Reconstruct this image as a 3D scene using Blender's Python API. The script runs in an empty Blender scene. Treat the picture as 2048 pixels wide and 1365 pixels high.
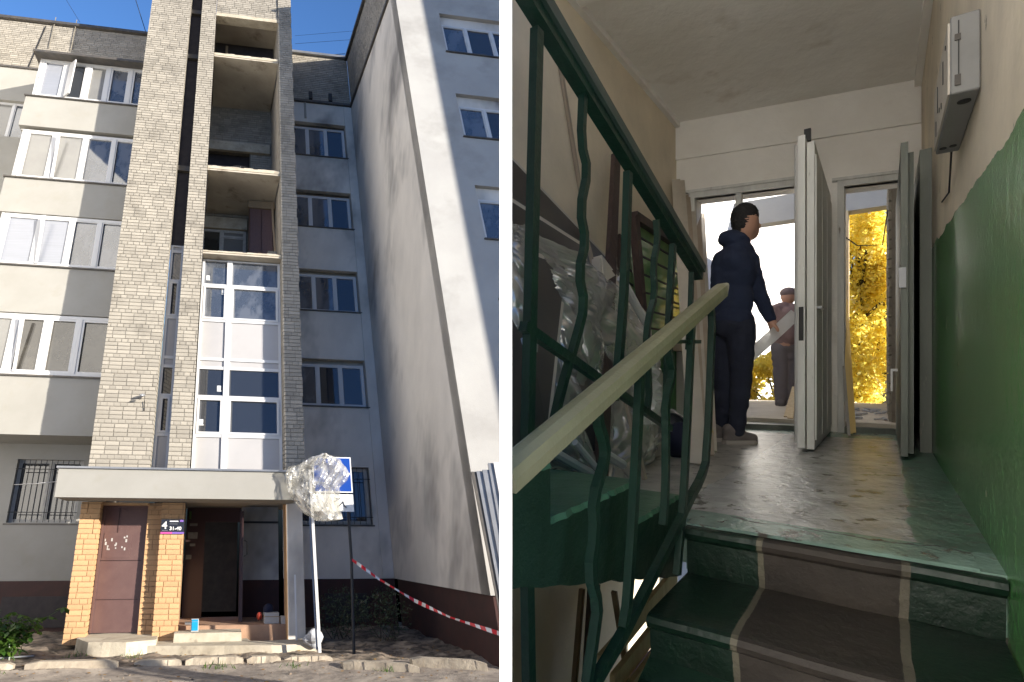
import bpy, bmesh, math, random
from mathutils import Vector, Matrix, noise

random.seed(7)
SC = bpy.context.scene
COL = SC.collection

# ------------------------------------------------------------------ camera, sky, sun, exposure
cam_d = bpy.data.cameras.new('camera')
cam = bpy.data.objects.new('camera', cam_d)
COL.objects.link(cam)
cam.location = (0, 0, 0)
cam.rotation_euler = (math.radians(90), 0, 0)
cam_d.sensor_width = 36.0
cam_d.lens = 36.0 * 1050.0 / 2048.0
cam_d.shift_y = 60.5 / 2048.0
cam_d.clip_start = 0.05
cam_d.clip_end = 2000
SC.camera = cam

SUN = Vector((0.896, -0.316, 0.312)).normalized()          # towards the sun
world = bpy.data.worlds.new('World')
SC.world = world
world.use_nodes = True
wn = world.node_tree
wn.nodes.clear()
sky = wn.nodes.new('ShaderNodeTexSky')
sky.sky_type = 'NISHITA'
sky.sun_disc = False
sky.sun_elevation = math.asin(SUN.z)
sky.sun_rotation = math.atan2(SUN.x, SUN.y)
sky.air_density = 0.9
sky.dust_density = 1.0
sky.ozone_density = 7.0
bg = wn.nodes.new('ShaderNodeBackground')
bg.inputs[1].default_value = 0.075
wo = wn.nodes.new('ShaderNodeOutputWorld')
wn.links.new(sky.outputs[0], bg.inputs[0])
wn.links.new(bg.outputs[0], wo.inputs[0])

sun_d = bpy.data.lights.new('sun', 'SUN')
sun_d.energy = 4.2
sun_d.angle = math.radians(0.5)
sun_d.color = (1.0, 0.93, 0.82)
sun_o = bpy.data.objects.new('sun', sun_d)
COL.objects.link(sun_o)
sun_o.rotation_euler = SUN.to_track_quat('Z', 'Y').to_euler()

SC.view_settings.view_transform = 'Standard'
SC.view_settings.look = 'None'
SC.view_settings.gamma = 1
SC.view_settings.use_curve_mapping = False
SC.view_settings.exposure = 1.68
SC.cycles.max_bounces = 10
SC.cycles.diffuse_bounces = 6
SC.cycles.transparent_max_bounces = 16
SC.cycles.use_denoising = True

# ------------------------------------------------------------------ frames of the two places
# The courtyard: u along the facade, v up it, w into it (metres x 2).  The landing: a along it, b across it, z up.
LS = 2.0
FU = Vector((0.99047106, 0.1303905, -0.04433277))
FV = Vector((-0.18574861, 0.39480981, 0.89979035))
FW = Vector((-0.49413294, 0.82617768, -0.27067154))
FO = Vector((-7.511, 9.3, -1.7006))
RA = Vector((0.57660, 0.81703, 0.0))
RB = Vector((0.81703, -0.57660, 0.0))

def P(u, v, w=0.0):
    return (FO + FU * u + FV * v + FW * w) * LS

def R(a, b, z=0.0):
    return RA * a + RB * b + Vector((0, 0, z))

def lin(r, g, b):
    f = lambda x: (x / 255 / 12.92) if x / 255 <= 0.04045 else ((x / 255 + 0.055) / 1.055) ** 2.4
    return (f(r), f(g), f(b), 1.0)

# ------------------------------------------------------------------ materials
MATS = {}
def mat(name, col, rough=0.85, col2=None, scale=3.0, lo=0.35, hi=0.65, bump=0.0, bscale=30.0, metal=0.0, ior=1.45,
        rnd=None, stretch=None, col3=None, scale3=1.0, lo3=0.5, hi3=0.7, detail=6.0, spec=0.5):
    """Principled surface: col/col2 mixed by noise, col3 as larger stains, rnd = brightness spread per object ('obj') or face ('att')."""
    if name in MATS:
        return MATS[name]
    m = bpy.data.materials.new(name)
    MATS[name] = m
    m.use_nodes = True
    nt = m.node_tree
    N, L = nt.nodes, nt.links
    b = N['Principled BSDF']
    b.inputs['Roughness'].default_value = rough
    b.inputs['Metallic'].default_value = metal
    b.inputs['IOR'].default_value = ior
    b.inputs['Specular IOR Level'].default_value = spec
    tc = N.new('ShaderNodeTexCoord')
    vec = tc.outputs['Object']
    if stretch:
        mp = N.new('ShaderNodeMapping')
        mp.inputs['Scale'].default_value = stretch
        L.new(vec, mp.inputs[0])
        vec = mp.outputs[0]
    def noi(sc, dt=detail):
        n = N.new('ShaderNodeTexNoise')
        n.inputs['Scale'].default_value = sc
        n.inputs['Detail'].default_value = dt
        n.inputs['Roughness'].default_value = 0.62
        L.new(vec, n.inputs['Vector'])
        return n.outputs['Fac']
    def ramp(x, a, c):
        r = N.new('ShaderNodeMapRange')
        r.inputs[1].default_value = a
        r.inputs[2].default_value = c
        L.new(x, r.inputs[0])
        return r.outputs[0]
    def mix(f, A, B):
        x = N.new('ShaderNodeMix')
        x.data_type = 'RGBA'
        L.new(f, x.inputs[0])
        for s, v in ((6, A), (7, B)):
            if isinstance(v, tuple):
                x.inputs[s].default_value = v
            else:
                L.new(v, x.inputs[s])
        return x.outputs[2]
    c = col
    if col2:
        c = mix(ramp(noi(scale), lo, hi), col, col2)
    if col3:
        c = mix(ramp(noi(scale3, 4), lo3, hi3), c, col3)
    if rnd:
        if rnd[0] == 'obj':
            src = N.new('ShaderNodeObjectInfo').outputs['Random']
        else:
            at = N.new('ShaderNodeAttribute')
            at.attribute_name = 'rnd'
            src = at.outputs['Fac']
        r = N.new('ShaderNodeMapRange')
        r.inputs[3].default_value = 1 - rnd[1]
        r.inputs[4].default_value = 1 + rnd[1] * 0.5
        L.new(src, r.inputs[0])
        h = N.new('ShaderNodeHueSaturation')
        L.new(r.outputs[0], h.inputs['Value'])
        if isinstance(c, tuple):
            h.inputs['Color'].default_value = c
        else:
            L.new(c, h.inputs['Color'])
        c = h.outputs[0]
    if isinstance(c, tuple):
        b.inputs['Base Color'].default_value = c
    else:
        L.new(c, b.inputs['Base Color'])
    if bump:
        bp = N.new('ShaderNodeBump')
        bp.inputs['Strength'].default_value = bump
        bp.inputs['Distance'].default_value = 0.02
        L.new(noi(bscale), bp.inputs['Height'])
        L.new(bp.outputs[0], b.inputs['Normal'])
    return m

def film(name, tint=(0.9, 0.9, 0.88, 1), clear=0.45, gloss=0.35):
    """Thin polythene: part clear, part milky, part glossy."""
    m = bpy.data.materials.new(name)
    MATS[name] = m
    m.use_nodes = True
    nt = m.node_tree
    N, L = nt.nodes, nt.links
    N.clear()
    out = N.new('ShaderNodeOutputMaterial')
    tr = N.new('ShaderNodeBsdfTransparent')
    tr.inputs[0].default_value = tint
    gl = N.new('ShaderNodeBsdfGlossy')
    gl.inputs['Roughness'].default_value = 0.18
    df = N.new('ShaderNodeBsdfDiffuse')
    df.inputs[0].default_value = tint
    tl = N.new('ShaderNodeBsdfTranslucent')
    tl.inputs[0].default_value = tint
    m1 = N.new('ShaderNodeMixShader')
    m1.inputs[0].default_value = 0.5
    L.new(df.outputs[0], m1.inputs[1]); L.new(tl.outputs[0], m1.inputs[2])
    m2 = N.new('ShaderNodeMixShader')
    m2.inputs[0].default_value = gloss
    L.new(m1.outputs[0], m2.inputs[1]); L.new(gl.outputs[0], m2.inputs[2])
    m3 = N.new('ShaderNodeMixShader')
    tc = N.new('ShaderNodeTexCoord')
    n = N.new('ShaderNodeTexNoise')
    n.inputs['Scale'].default_value = 2.5
    n.inputs['Detail'].default_value = 5
    L.new(tc.outputs['Object'], n.inputs['Vector'])
    r = N.new('ShaderNodeMapRange')
    r.inputs[1].default_value = 0.3; r.inputs[2].default_value = 0.7
    r.inputs[3].default_value = max(0.0, 1 - clear - 0.25); r.inputs[4].default_value = min(1.0, 1 - clear + 0.25)
    L.new(n.outputs['Fac'], r.inputs[0])
    L.new(r.outputs[0], m3.inputs[0])
    L.new(tr.outputs[0], m3.inputs[1]); L.new(m2.outputs[0], m3.inputs[2])
    L.new(m3.outputs[0], out.inputs[0])
    return m

def glass(name, col, ior=2.0, rough=0.03):
    return mat(name, col, rough=rough, ior=ior, bump=0.05, bscale=1.2)

def leaf_mat(name, col, col2, trans=0.45):
    m = bpy.data.materials.new(name)
    MATS[name] = m
    m.use_nodes = True
    nt = m.node_tree
    N, L = nt.nodes, nt.links
    N.clear()
    out = N.new('ShaderNodeOutputMaterial')
    at = N.new('ShaderNodeAttribute'); at.attribute_name = 'rnd'
    x = N.new('ShaderNodeMix'); x.data_type = 'RGBA'
    x.inputs[6].default_value = col; x.inputs[7].default_value = col2
    L.new(at.outputs['Fac'], x.inputs[0])
    df = N.new('ShaderNodeBsdfDiffuse'); tl = N.new('ShaderNodeBsdfTranslucent')
    L.new(x.outputs[2], df.inputs[0]); L.new(x.outputs[2], tl.inputs[0])
    ms = N.new('ShaderNodeMixShader'); ms.inputs[0].default_value = trans
    L.new(df.outputs[0], ms.inputs[1]); L.new(tl.outputs[0], ms.inputs[2])
    gl = N.new('ShaderNodeBsdfGlossy'); gl.inputs['Roughness'].default_value = 0.4
    m2 = N.new('ShaderNodeMixShader'); m2.inputs[0].default_value = 0.06
    L.new(ms.outputs[0], m2.inputs[1]); L.new(gl.outputs[0], m2.inputs[2])
    L.new(m2.outputs[0], out.inputs[0])
    return m

# ------------------------------------------------------------------ mesh helpers
WLOC = {}
class MB:
    def __init__(s):
        s.v = []; s.f = []; s.r = []
    def face(s, pts, rnd=0.5):
        n = len(s.v)
        s.v += [Vector(p) for p in pts]
        s.f.append(tuple(range(n, n + len(pts)))); s.r.append(rnd)
    def hexa(s, p, rnd=None):
        """p: 8 corners, bottom ring then top ring."""
        rnd = random.random() if rnd is None else rnd
        n = len(s.v)
        s.v += [Vector(x) for x in p]
        for q in ((3, 2, 1, 0), (4, 5, 6, 7), (0, 1, 5, 4), (1, 2, 6, 5), (2, 3, 7, 6), (3, 0, 4, 7)):
            s.f.append(tuple(n + i for i in q)); s.r.append(rnd)
        return s
    def lbox(s, u0, u1, v0, v1, w0, w1, rnd=None):
        s.hexa([P(u0, v0, w0), P(u1, v0, w0), P(u1, v0, w1), P(u0, v0, w1),
                P(u0, v1, w0), P(u1, v1, w0), P(u1, v1, w1), P(u0, v1, w1)], rnd)
        return s
    def rbox(s, a0, a1, b0, b1, z0, z1, rnd=None):
        s.hexa([R(a0, b0, z0), R(a1, b0, z0), R(a1, b1, z0), R(a0, b1, z0),
                R(a0, b0, z1), R(a1, b0, z1), R(a1, b1, z1), R(a0, b1, z1)], rnd)
        return s
    def bar(s, p, q, wid, thk, up=(0, 0, 1), rnd=None):
        """straight bar from p to q, wid across, thk along 'up'."""
        p, q = Vector(p), Vector(q)
        d = (q - p).normalized()
        x = d.cross(Vector(up))
        x = x.normalized() if x.length > 1e-5 else Vector((1, 0, 0))
        y = x.cross(d).normalized()
        x *= wid / 2; y *= thk / 2
        s.hexa([p - x - y, p + x - y, p + x + y, p - x + y, q - x - y, q + x - y, q + x + y, q - x + y], rnd)
        return s
    def strip(s, pts, wid, thk, side, rnd=None):
        """flat or square bar following a polyline with mitred joints; side = the across direction."""
        pts = [Vector(p) for p in pts]
        side = Vector(side).normalized()
        n0 = len(s.v); k = len(pts)
        for i, p in enumerate(pts):
            d = (pts[min(i + 1, k - 1)] - pts[max(i - 1, 0)]).normalized()
            nn = side.cross(d).normalized()
            for a, b in ((-1, -1), (1, -1), (1, 1), (-1, 1)):
                s.v.append(p + side * (a * wid / 2) + nn * (b * thk / 2))
        rr = random.random() if rnd is None else rnd
        for i in range(k - 1):
            for j in range(4):
                a = n0 + i * 4 + j; b = n0 + i * 4 + (j + 1) % 4
                s.f.append((a, b, b + 4, a + 4)); s.r.append(rr)
        s.f.append((n0 + 3, n0 + 2, n0 + 1, n0)); s.r.append(rr)
        e = n0 + (k - 1) * 4
        s.f.append((e, e + 1, e + 2, e + 3)); s.r.append(rr)
        return s
    def tube(s, pts, rad, n=8, caps=True, rnd=0.5):
        pts = [Vector(p) for p in pts]
        k = len(pts)
        rad = rad if isinstance(rad, (list, tuple)) else [rad] * k
        n0 = len(s.v)
        ref = Vector((0.31, 0.12, 0.94))
        for i, p in enumerate(pts):
            d = (pts[min(i + 1, k - 1)] - pts[max(i - 1, 0)]).normalized()
            x = d.cross(ref).normalized(); y = d.cross(x)
            for j in range(n):
                t = 2 * math.pi * j / n
                s.v.append(p + (x * math.cos(t) + y * math.sin(t)) * rad[i])
        for i in range(k - 1):
            for j in range(n):
                a = n0 + i * n + j; b = n0 + i * n + (j + 1) % n
                s.f.append((a, b, b + n, a + n)); s.r.append(rnd)
        if caps:
            s.f.append(tuple(n0 + j for j in range(n - 1, -1, -1))); s.r.append(rnd)
            s.f.append(tuple(n0 + (k - 1) * n + j for j in range(n))); s.r.append(rnd)
        return s
    def ball(s, c, r, n=10, m=7, sc=(1, 1, 1), axes=None, rnd=0.5):
        c = Vector(c); n0 = len(s.v)
        ax = axes or (Vector((1, 0, 0)), Vector((0, 1, 0)), Vector((0, 0, 1)))
        for i in range(m + 1):
            ph = math.pi * i / m
            for j in range(n):
                t = 2 * math.pi * j / n
                s.v.append(c + ax[0] * (r * sc[0] * math.sin(ph) * math.cos(t)) + ax[1] * (r * sc[1] * math.sin(ph) * math.sin(t)) + ax[2] * (r * sc[2] * math.cos(ph)))
        for i in range(m):
            for j in range(n):
                a = n0 + i * n + j; b = n0 + i * n + (j + 1) % n
                s.f.append((a, a + n, b + n, b)); s.r.append(rnd)
        return s
    def build(s, name, material, parent=None, origin=None, smooth=False, clip=False, bevel=0.0):
        o0 = WLOC[parent.name] if parent is not None else (Vector(origin) if origin is not None else Vector((0, 0, 0)))
        me = bpy.data.meshes.new(name)
        me.from_pydata([tuple(v - o0) for v in s.v], [], s.f)
        at = me.attributes.new('rnd', 'FLOAT', 'FACE')
        at.data.foreach_set('value', s.r)
        if clip or bevel:
            bm = bmesh.new(); bm.from_mesh(me)
            if bevel:
                bmesh.ops.remove_doubles(bm, verts=bm.verts, dist=1e-5)
                bmesh.ops.bevel(bm, geom=list(bm.edges), offset=bevel, segments=1, affect='EDGES')
            if clip:      # the stairwell ends at the added divider
                r = bmesh.ops.bisect_plane(bm, geom=bm.verts[:] + bm.edges[:] + bm.faces[:], plane_co=Vector((0.001, 0, 0)) - o0,
                                       plane_no=(-1, 0, 0), clear_outer=True)
                ed = [e for e in r['geom_cut'] if isinstance(e, bmesh.types.BMEdge)]
                bmesh.ops.contextual_create(bm, geom=ed) if False else bmesh.ops.holes_fill(bm, edges=ed)
            bm.to_mesh(me); bm.free()
        if smooth:
            me.polygons.foreach_set('use_smooth', [True] * len(me.polygons))
        me.materials.append(MATS[material] if isinstance(material, str) else material)
        me.update()
        o = bpy.data.objects.new(name, me)
        COL.objects.link(o)
        if parent is not None:
            o.parent = parent
        else:
            o.location = o0
        WLOC[o.name] = o0.copy()
        return o

def empty(name, loc):
    o = bpy.data.objects.new(name, None)
    o.empty_display_size = 0.2
    COL.objects.link(o)
    o.location = loc
    WLOC[o.name] = Vector(loc)
    return o

def tag(o, label=None, cat=None, group=None, kind=None):
    if label: o['label'] = label
    if cat: o['category'] = cat
    if group: o['group'] = group
    if kind: o['kind'] = kind
    return o

def struct(o):
    o['kind'] = 'structure'
    return o

def inst(name, me, parent, world_pos):
    o = bpy.data.objects.new(name, me)
    COL.objects.link(o)
    o.parent = parent
    o.location = Vector(world_pos) - WLOC[parent.name]
    return o

def fbm(p, sc=1.0, oc=4):
    return noise.fractal(Vector(p) * sc, 1.0, 2.0, oc)

def text_mesh(body, size, to_world, name, material, parent, bold=0.0, space=1.0):
    """flat lettering laid on a surface; to_world maps text x,y to a point."""
    cu = bpy.data.curves.new(name, 'FONT')
    cu.body = body; cu.size = size; cu.offset = bold; cu.space_character = space
    ob = bpy.data.objects.new(name + '_tmp', cu)
    COL.objects.link(ob)
    dg = bpy.context.evaluated_depsgraph_get()
    me = bpy.data.meshes.new_from_object(ob.evaluated_get(dg))
    COL.objects.unlink(ob)
    mb = MB()
    o0 = WLOC[parent.name]
    for v in me.vertices:
        v.co = to_world(v.co.x, v.co.y) - o0
    me.materials.clear()
    me.materials.append(MATS[material])
    o = bpy.data.objects.new(name, me)
    COL.objects.link(o)
    o.parent = parent
    WLOC[o.name] = o0.copy()
    return o

# ================================================================== THE COURTYARD: materials
for nm, rn in (('cream_brick', ('obj', 0.18)), ('cream_brick_mass', ('att', 0.18))):
    mat(nm, (0.30, 0.272, 0.226, 1), 0.9, (0.25, 0.226, 0.188, 1), 1.6, 0.35, 0.7, bump=0.5, bscale=22, rnd=rn,
        col3=(0.15, 0.134, 0.11, 1), scale3=0.8, lo3=0.55, hi3=0.85)
for nm, rn in (('peach_brick', ('obj', 0.12)), ('peach_brick_mass', ('att', 0.12))):
    mat(nm, (0.486, 0.301, 0.150, 1), 0.85, (0.435, 0.256, 0.128, 1), 2.0, bump=0.45, bscale=18, rnd=rn)
mat('peach_mortar', (0.384, 0.237, 0.122, 1), 0.9, (0.288, 0.179, 0.096, 1), 4)
mat('mortar', (0.15, 0.132, 0.108, 1), 0.95, (0.215, 0.195, 0.16, 1), 8)
mat('plaster_cream', (0.275, 0.265, 0.24, 1), 0.92, (0.245, 0.235, 0.21, 1), 0.5, bump=0.2, bscale=45,
    col3=(0.235, 0.22, 0.185, 1), scale3=0.9, lo3=0.56, hi3=0.85)
mat('plaster_grey', (0.62, 0.575, 0.515, 1), 0.92, (0.49, 0.455, 0.41, 1), 0.45, bump=0.35, bscale=30,
    stretch=(1, 1, 0.45), col3=(0.19, 0.18, 0.17, 1), scale3=0.33, lo3=0.50, hi3=0.72)
mat('plaster_white', (0.36, 0.35, 0.33, 1), 0.92, (0.31, 0.30, 0.285, 1), 0.35, bump=0.3, bscale=34,
    col3=(0.24, 0.23, 0.215, 1), scale3=0.5, lo3=0.52, hi3=0.8)
mat('plinth_maroon', (0.048, 0.018, 0.015, 1), 0.8, (0.032, 0.015, 0.013, 1), 2, bump=0.2)
mat('pvc_white', (0.50, 0.495, 0.49, 1), 0.35)
mat('pvc_panel', (0.36, 0.345, 0.34, 1), 0.45, (0.33, 0.32, 0.315, 1), 0.6)
mat('old_frame', (0.397, 0.384, 0.352, 1), 0.6, (0.307, 0.294, 0.269, 1), 5)
glass('glass_dark', (0.022, 0.026, 0.034, 1), 2.0)
mat('glass_blue', (0.05, 0.06, 0.078, 1), 0.04, (0.095, 0.105, 0.125, 1), 0.9, 0.45, 0.55, stretch=(1.5, 1.5, 0.5), ior=2.3, bump=0.05, bscale=1.2)  # mottled blue-grey tones paint in a sky reflection
mat('glass_brown', (0.035, 0.032, 0.027, 1), 0.05, (0.06, 0.055, 0.046, 1), 0.7, 0.45, 0.55, ior=1.9)
mat('glass_curtain', (0.19, 0.185, 0.17, 1), 0.1, (0.16, 0.155, 0.145, 1), 0.8, ior=1.7)
mat('blind', (0.24, 0.25, 0.28, 1), 0.25, (0.20, 0.21, 0.235, 1), 14.0, stretch=(0.05, 0.05, 6), ior=1.6)
mat('tin_dark', (0.064, 0.061, 0.058, 1), 0.55, (0.102, 0.090, 0.077, 1), 3, metal=0.3)
mat('tin_grey', (0.269, 0.275, 0.288, 1), 0.42, (0.211, 0.218, 0.230, 1), 2, metal=0.5)
mat('concrete', (0.45, 0.40, 0.31, 1), 0.95, (0.32, 0.275, 0.205, 1), 1.6, bump=0.5, bscale=14,
    col3=(0.18, 0.155, 0.12, 1), scale3=3.0, lo3=0.58, hi3=0.78)
mat('slab_soffit', (0.42, 0.375, 0.305, 1), 0.95, (0.33, 0.29, 0.235, 1), 0.8, bump=0.4, bscale=12,
    col3=(0.17, 0.135, 0.10, 1), scale3=1.3, lo3=0.58, hi3=0.78)
mat('recess_dark', (0.025, 0.022, 0.024, 1), 0.9, (0.042, 0.035, 0.035, 1), 3)  # near-black colour that paints the shade inside openings and recesses
mat('door_maroon', (0.109, 0.063, 0.056, 1), 0.5, (0.093, 0.052, 0.048, 1), 2.5, bump=0.25, bscale=5, col3=(0.192, 0.141, 0.128, 1), scale3=7, lo3=0.68, hi3=0.8)
mat('steel_maroon', (0.038, 0.019, 0.018, 1), 0.5)
mat('iron_black', (0.017, 0.017, 0.018, 1), 0.6)
mat('wood_brown', (0.13, 0.072, 0.062, 1), 0.6, (0.10, 0.055, 0.048, 1), 6, stretch=(4, 4, 0.6))
mat('wood_raw', (0.269, 0.198, 0.122, 1), 0.8, (0.211, 0.150, 0.090, 1), 7, stretch=(5, 5, 0.7))
mat('dirt', (0.20, 0.155, 0.115, 1), 1.0, (0.06, 0.048, 0.036, 1), 3.2, 0.42, 0.6, bump=1.0, bscale=7,
    col3=(0.34, 0.27, 0.195, 1), scale3=1.3, lo3=0.52, hi3=0.66)
mat('asphalt', (0.24, 0.20, 0.165, 1), 0.95, (0.15, 0.125, 0.10, 1), 5, bump=1.0, bscale=14, col3=(0.33, 0.28, 0.225, 1), scale3=1.4, lo3=0.45, hi3=0.65)
mat('kerb_concrete', (0.42, 0.36, 0.275, 1), 0.95, (0.27, 0.225, 0.17, 1), 3, bump=0.8, bscale=12)
mat('porch_floor', (0.34, 0.21, 0.135, 1), 0.8, (0.26, 0.16, 0.105, 1), 2, bump=0.2)
mat('sign_blue', (0.010, 0.048, 0.256, 1), 0.35)
mat('sign_white', (0.624, 0.624, 0.608, 1), 0.4)
mat('ink_black', (0.008, 0.008, 0.010, 1), 0.5)
mat('plate_dark', (0.018, 0.021, 0.030, 1), 0.35)
mat('plate_pink', (0.434, 0.070, 0.252, 1), 0.4)
mat('plate_violet', (0.176, 0.096, 0.360, 1), 0.4)
mat('tape_red', (0.576, 0.016, 0.028, 1), 0.45)
mat('tape_white', (0.672, 0.664, 0.648, 1), 0.45)
mat('card_white', (0.384, 0.374, 0.358, 1), 0.8, (0.333, 0.320, 0.301, 1), 6)
mat('card_brown', (0.256, 0.173, 0.102, 1), 0.9)
mat('plastic_blue', (0.008, 0.240, 0.448, 1), 0.45)
mat('plastic_red', (0.400, 0.048, 0.024, 1), 0.5)
mat('cloth_navy', (0.013, 0.016, 0.038, 1), 0.9)
mat('sack_white', (0.397, 0.403, 0.416, 1), 0.7, (0.307, 0.314, 0.333, 1), 5, bump=0.4)
mat('sack_grey', (0.205, 0.179, 0.141, 1), 0.9, (0.128, 0.115, 0.090, 1), 4)
mat('bark', (0.064, 0.048, 0.032, 1), 0.95, (0.038, 0.029, 0.019, 1), 8, bump=0.6)
mat('wire', (0.014, 0.014, 0.015, 1), 0.6)
film('film_clear', (0.86, 0.85, 0.82, 1), 0.68, 0.3)
leaf_mat('leaf_green', (0.035, 0.10, 0.015, 1), (0.09, 0.15, 0.02, 1), 0.4)
leaf_mat('leaf_dark', (0.03, 0.055, 0.02, 1), (0.06, 0.08, 0.03, 1), 0.3)
leaf_mat('leaf_yellow', (0.88, 0.70, 0.10, 1), (0.92, 0.84, 0.22, 1), 0.6)
leaf_mat('leaf_fallen', (0.36, 0.2, 0.035, 1), (0.17, 0.09, 0.04, 1), 0.2)

# ================================================================== the ground of the courtyard
GV = -2.92                                        # level of the yard
def ground_v(u, w):
    v = GV - 0.045 * max(0, min(1, (-1.45 - w) / 0.3))           # the road lies a step lower
    return v + (0.045 * fbm((u * 2, w * 2, 0.3), 1.6, 6) if w > -1.45 else 0.014 * fbm((u * 2, w * 2, 0.3), 1.6, 6))
def sheet(u0, u1, w0, w1, n, m, dv=0.0):
    mb = MB()
    for i in range(n + 1):
        for j in range(m + 1):
            u = u0 + (u1 - u0) * i / n; w = w0 + (w1 - w0) * j / m
            mb.v.append(P(u, ground_v(u, w) + dv, w))
    for i in range(n):
        for j in range(m):
            a = i * (m + 1) + j
            mb.f.append((a, a + m + 1, a + m + 2, a + 1)); mb.r.append(0.5)
    return mb
struct(sheet(-6.0, 7.0, -1.5, 2.6, 240, 70).build('ground', 'dirt', origin=P(2, GV, 0), smooth=True))
mb = MB()
for (u0, u1, w0, w1) in ((-16, 5.2, -6.6, -4.58), (-16, 3.9, -8.6, -6.6), (-16, 2.6, -10.6, -8.6), (-16, -6.0, -4.58, 2.2)):
    mb.face([P(u0, GV - .05, w0), P(u1, GV - .05, w0), P(u1, GV - .05, w1), P(u0, GV - .05, w1)])
struct(mb.build('yard', 'asphalt', origin=P(-2, GV, -6)))
struct(sheet(-6.0, 6.6, -4.6, -1.46, 160, 40).build('road', 'asphalt', origin=P(2, GV, -2.5), smooth=True))
# concrete apron and step before the entrance
apr = empty('entrance_apron', P(1.8, GV, -0.3)); struct(apr)
def blob_slab(pts, v0, v1, name, m):
    mb = MB()
    top = [P(u, v1 + 0.01 * fbm((u, w, 1), 2), w) for u, w in pts]
    cu = sum(p[0] for p in pts) / len(pts); cw = sum(p[1] for p in pts) / len(pts)
    low = [P(u + (u - cu) * 0.03, v0, w + (w - cw) * 0.03) for u, w in pts]
    mb.face(top)
    n = len(pts)
    for i in range(n):
        mb.face([low[i], low[(i + 1) % n], top[(i + 1) % n], top[i]])
    return mb.build(name, m, apr)
def wob(pts, k=6, amp=0.03):
    out = []
    for i, p in enumerate(pts):
        q = pts[(i + 1) % len(pts)]
        for j in range(k):
            t = j / k
            out.append((p[0] + (q[0] - p[0]) * t + random.uniform(-amp, amp), p[1] + (q[1] - p[1]) * t + random.uniform(-amp, amp)))
    return out
blob_slab(wob([(0.2, 0.3), (0.2, -0.12), (0.42, -0.55), (0.95, -0.62), (1.35, -0.45), (1.35, 0.3)], 5, 0.006), GV - 0.08, -2.74, 'slab', 'concrete')
blob_slab(wob([(1.2, 0.05), (1.2, -0.5), (2.2, -0.62), (3.0, -0.72), (3.7, -0.62), (3.75, -0.1), (2.75, -0.25), (2.7, 0.05)], 6, 0.006), GV - 0.08, -2.815, 'slab', 'concrete')
blob_slab([(1.60, 0.28), (1.60, -0.22), (2.60, -0.22), (2.62, 0.28)], GV - 0.05, -2.69, 'step', 'concrete')
blob_slab([(1.55, 1.4), (1.55, 0.2), (3.62, 0.2), (3.62, 1.4)], GV - 0.05, -2.63, 'threshold', 'porch_floor')
# old kerb
kerb = empty('kerb', P(1.5, GV, -1.45)); struct(kerb)
for (u0, u1, dw, tilt) in ((-1.9, -0.95, 0.0, 0.0), (-0.85, -0.32, 0.02, 0.0), (-0.18, 0.95, 0.0, 0.01), (1.15, 1.75, 0.03, -0.01), (1.8, 2.55, 0.02, 0.01), (2.6, 3.05, 0.05, 0), (3.1, 3.75, 0.06, -0.015), (3.82, 4.7, -0.28, -0.02), (4.75, 5.6, -0.3, 0.0)):
    mb = MB()
    n = 7
    for i in range(n):
        a = u0 + (u1 - u0) * i / n; b = u0 + (u1 - u0) * (i + 1) / n
        j = [random.uniform(-0.012, 0.012) for _ in range(2)]
        ha = -2.845 + tilt + (-0.03 if i == 0 else 0); hb = -2.845 + tilt + (-0.03 if i == n - 1 else 0)
        sk = -0.5 if dw < -0.2 else 0
        mb.hexa([P(a, -3.05, -1.5 + dw + sk * (a - u0)), P(b, -3.05, -1.5 + dw + sk * (b - u0)), P(b, -3.05, -1.36 + dw + sk * (b - u0)), P(a, -3.05, -1.36 + dw + sk * (a - u0)),
                 P(a, ha, -1.485 + dw + j[0] + sk * (a - u0)), P(b, hb, -1.485 + dw + j[1] + sk * (b - u0)), P(b, hb, -1.37 + dw + sk * (b - u0)), P(a, ha, -1.37 + dw + sk * (a - u0))], 0.5)
    mb.build('kerb_stone', 'kerb_concrete', kerb)
# rubble, clods and fallen leaves
mb = MB(); ml = MB()
for _ in range(90):
    u = random.uniform(-2.4, 5.4); w = random.uniform(-2.6, -0.25)
    r = random.choice((0.006, 0.008, 0.012, 0.022))
    mb.ball(P(u, ground_v(u, w) + r * 0.3, w), r * LS, 6, 4, (1, 0.8, 0.6), rnd=random.random())
for _ in range(420):
    u = random.uniform(-2.4, 5.6); w = random.uniform(-2.8, -0.3)
    c = P(u, ground_v(u, w) + 0.015, w); s = random.uniform(0.015, 0.035) * LS
    t = random.uniform(0, 6.28); q = FU * math.cos(t) + FW * math.sin(t); q2 = FW * math.cos(t) - FU * math.sin(t) + FV * random.uniform(-.4, .4)
    ml.face([c - q * s, c - q2 * s * 0.5, c + q * s, c + q2 * s * 0.5], random.random())
tag(mb.build('rubble', 'dirt', origin=P(1, GV, -1)), 'small stones and clods scattered over the dirt by the kerb', 'rubble', kind='stuff')
tag(ml.build('fallen_leaves', 'leaf_fallen', origin=P(1, GV, -1)), 'yellow fallen leaves lying along the broken kerb', 'leaves', kind='stuff')
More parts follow.
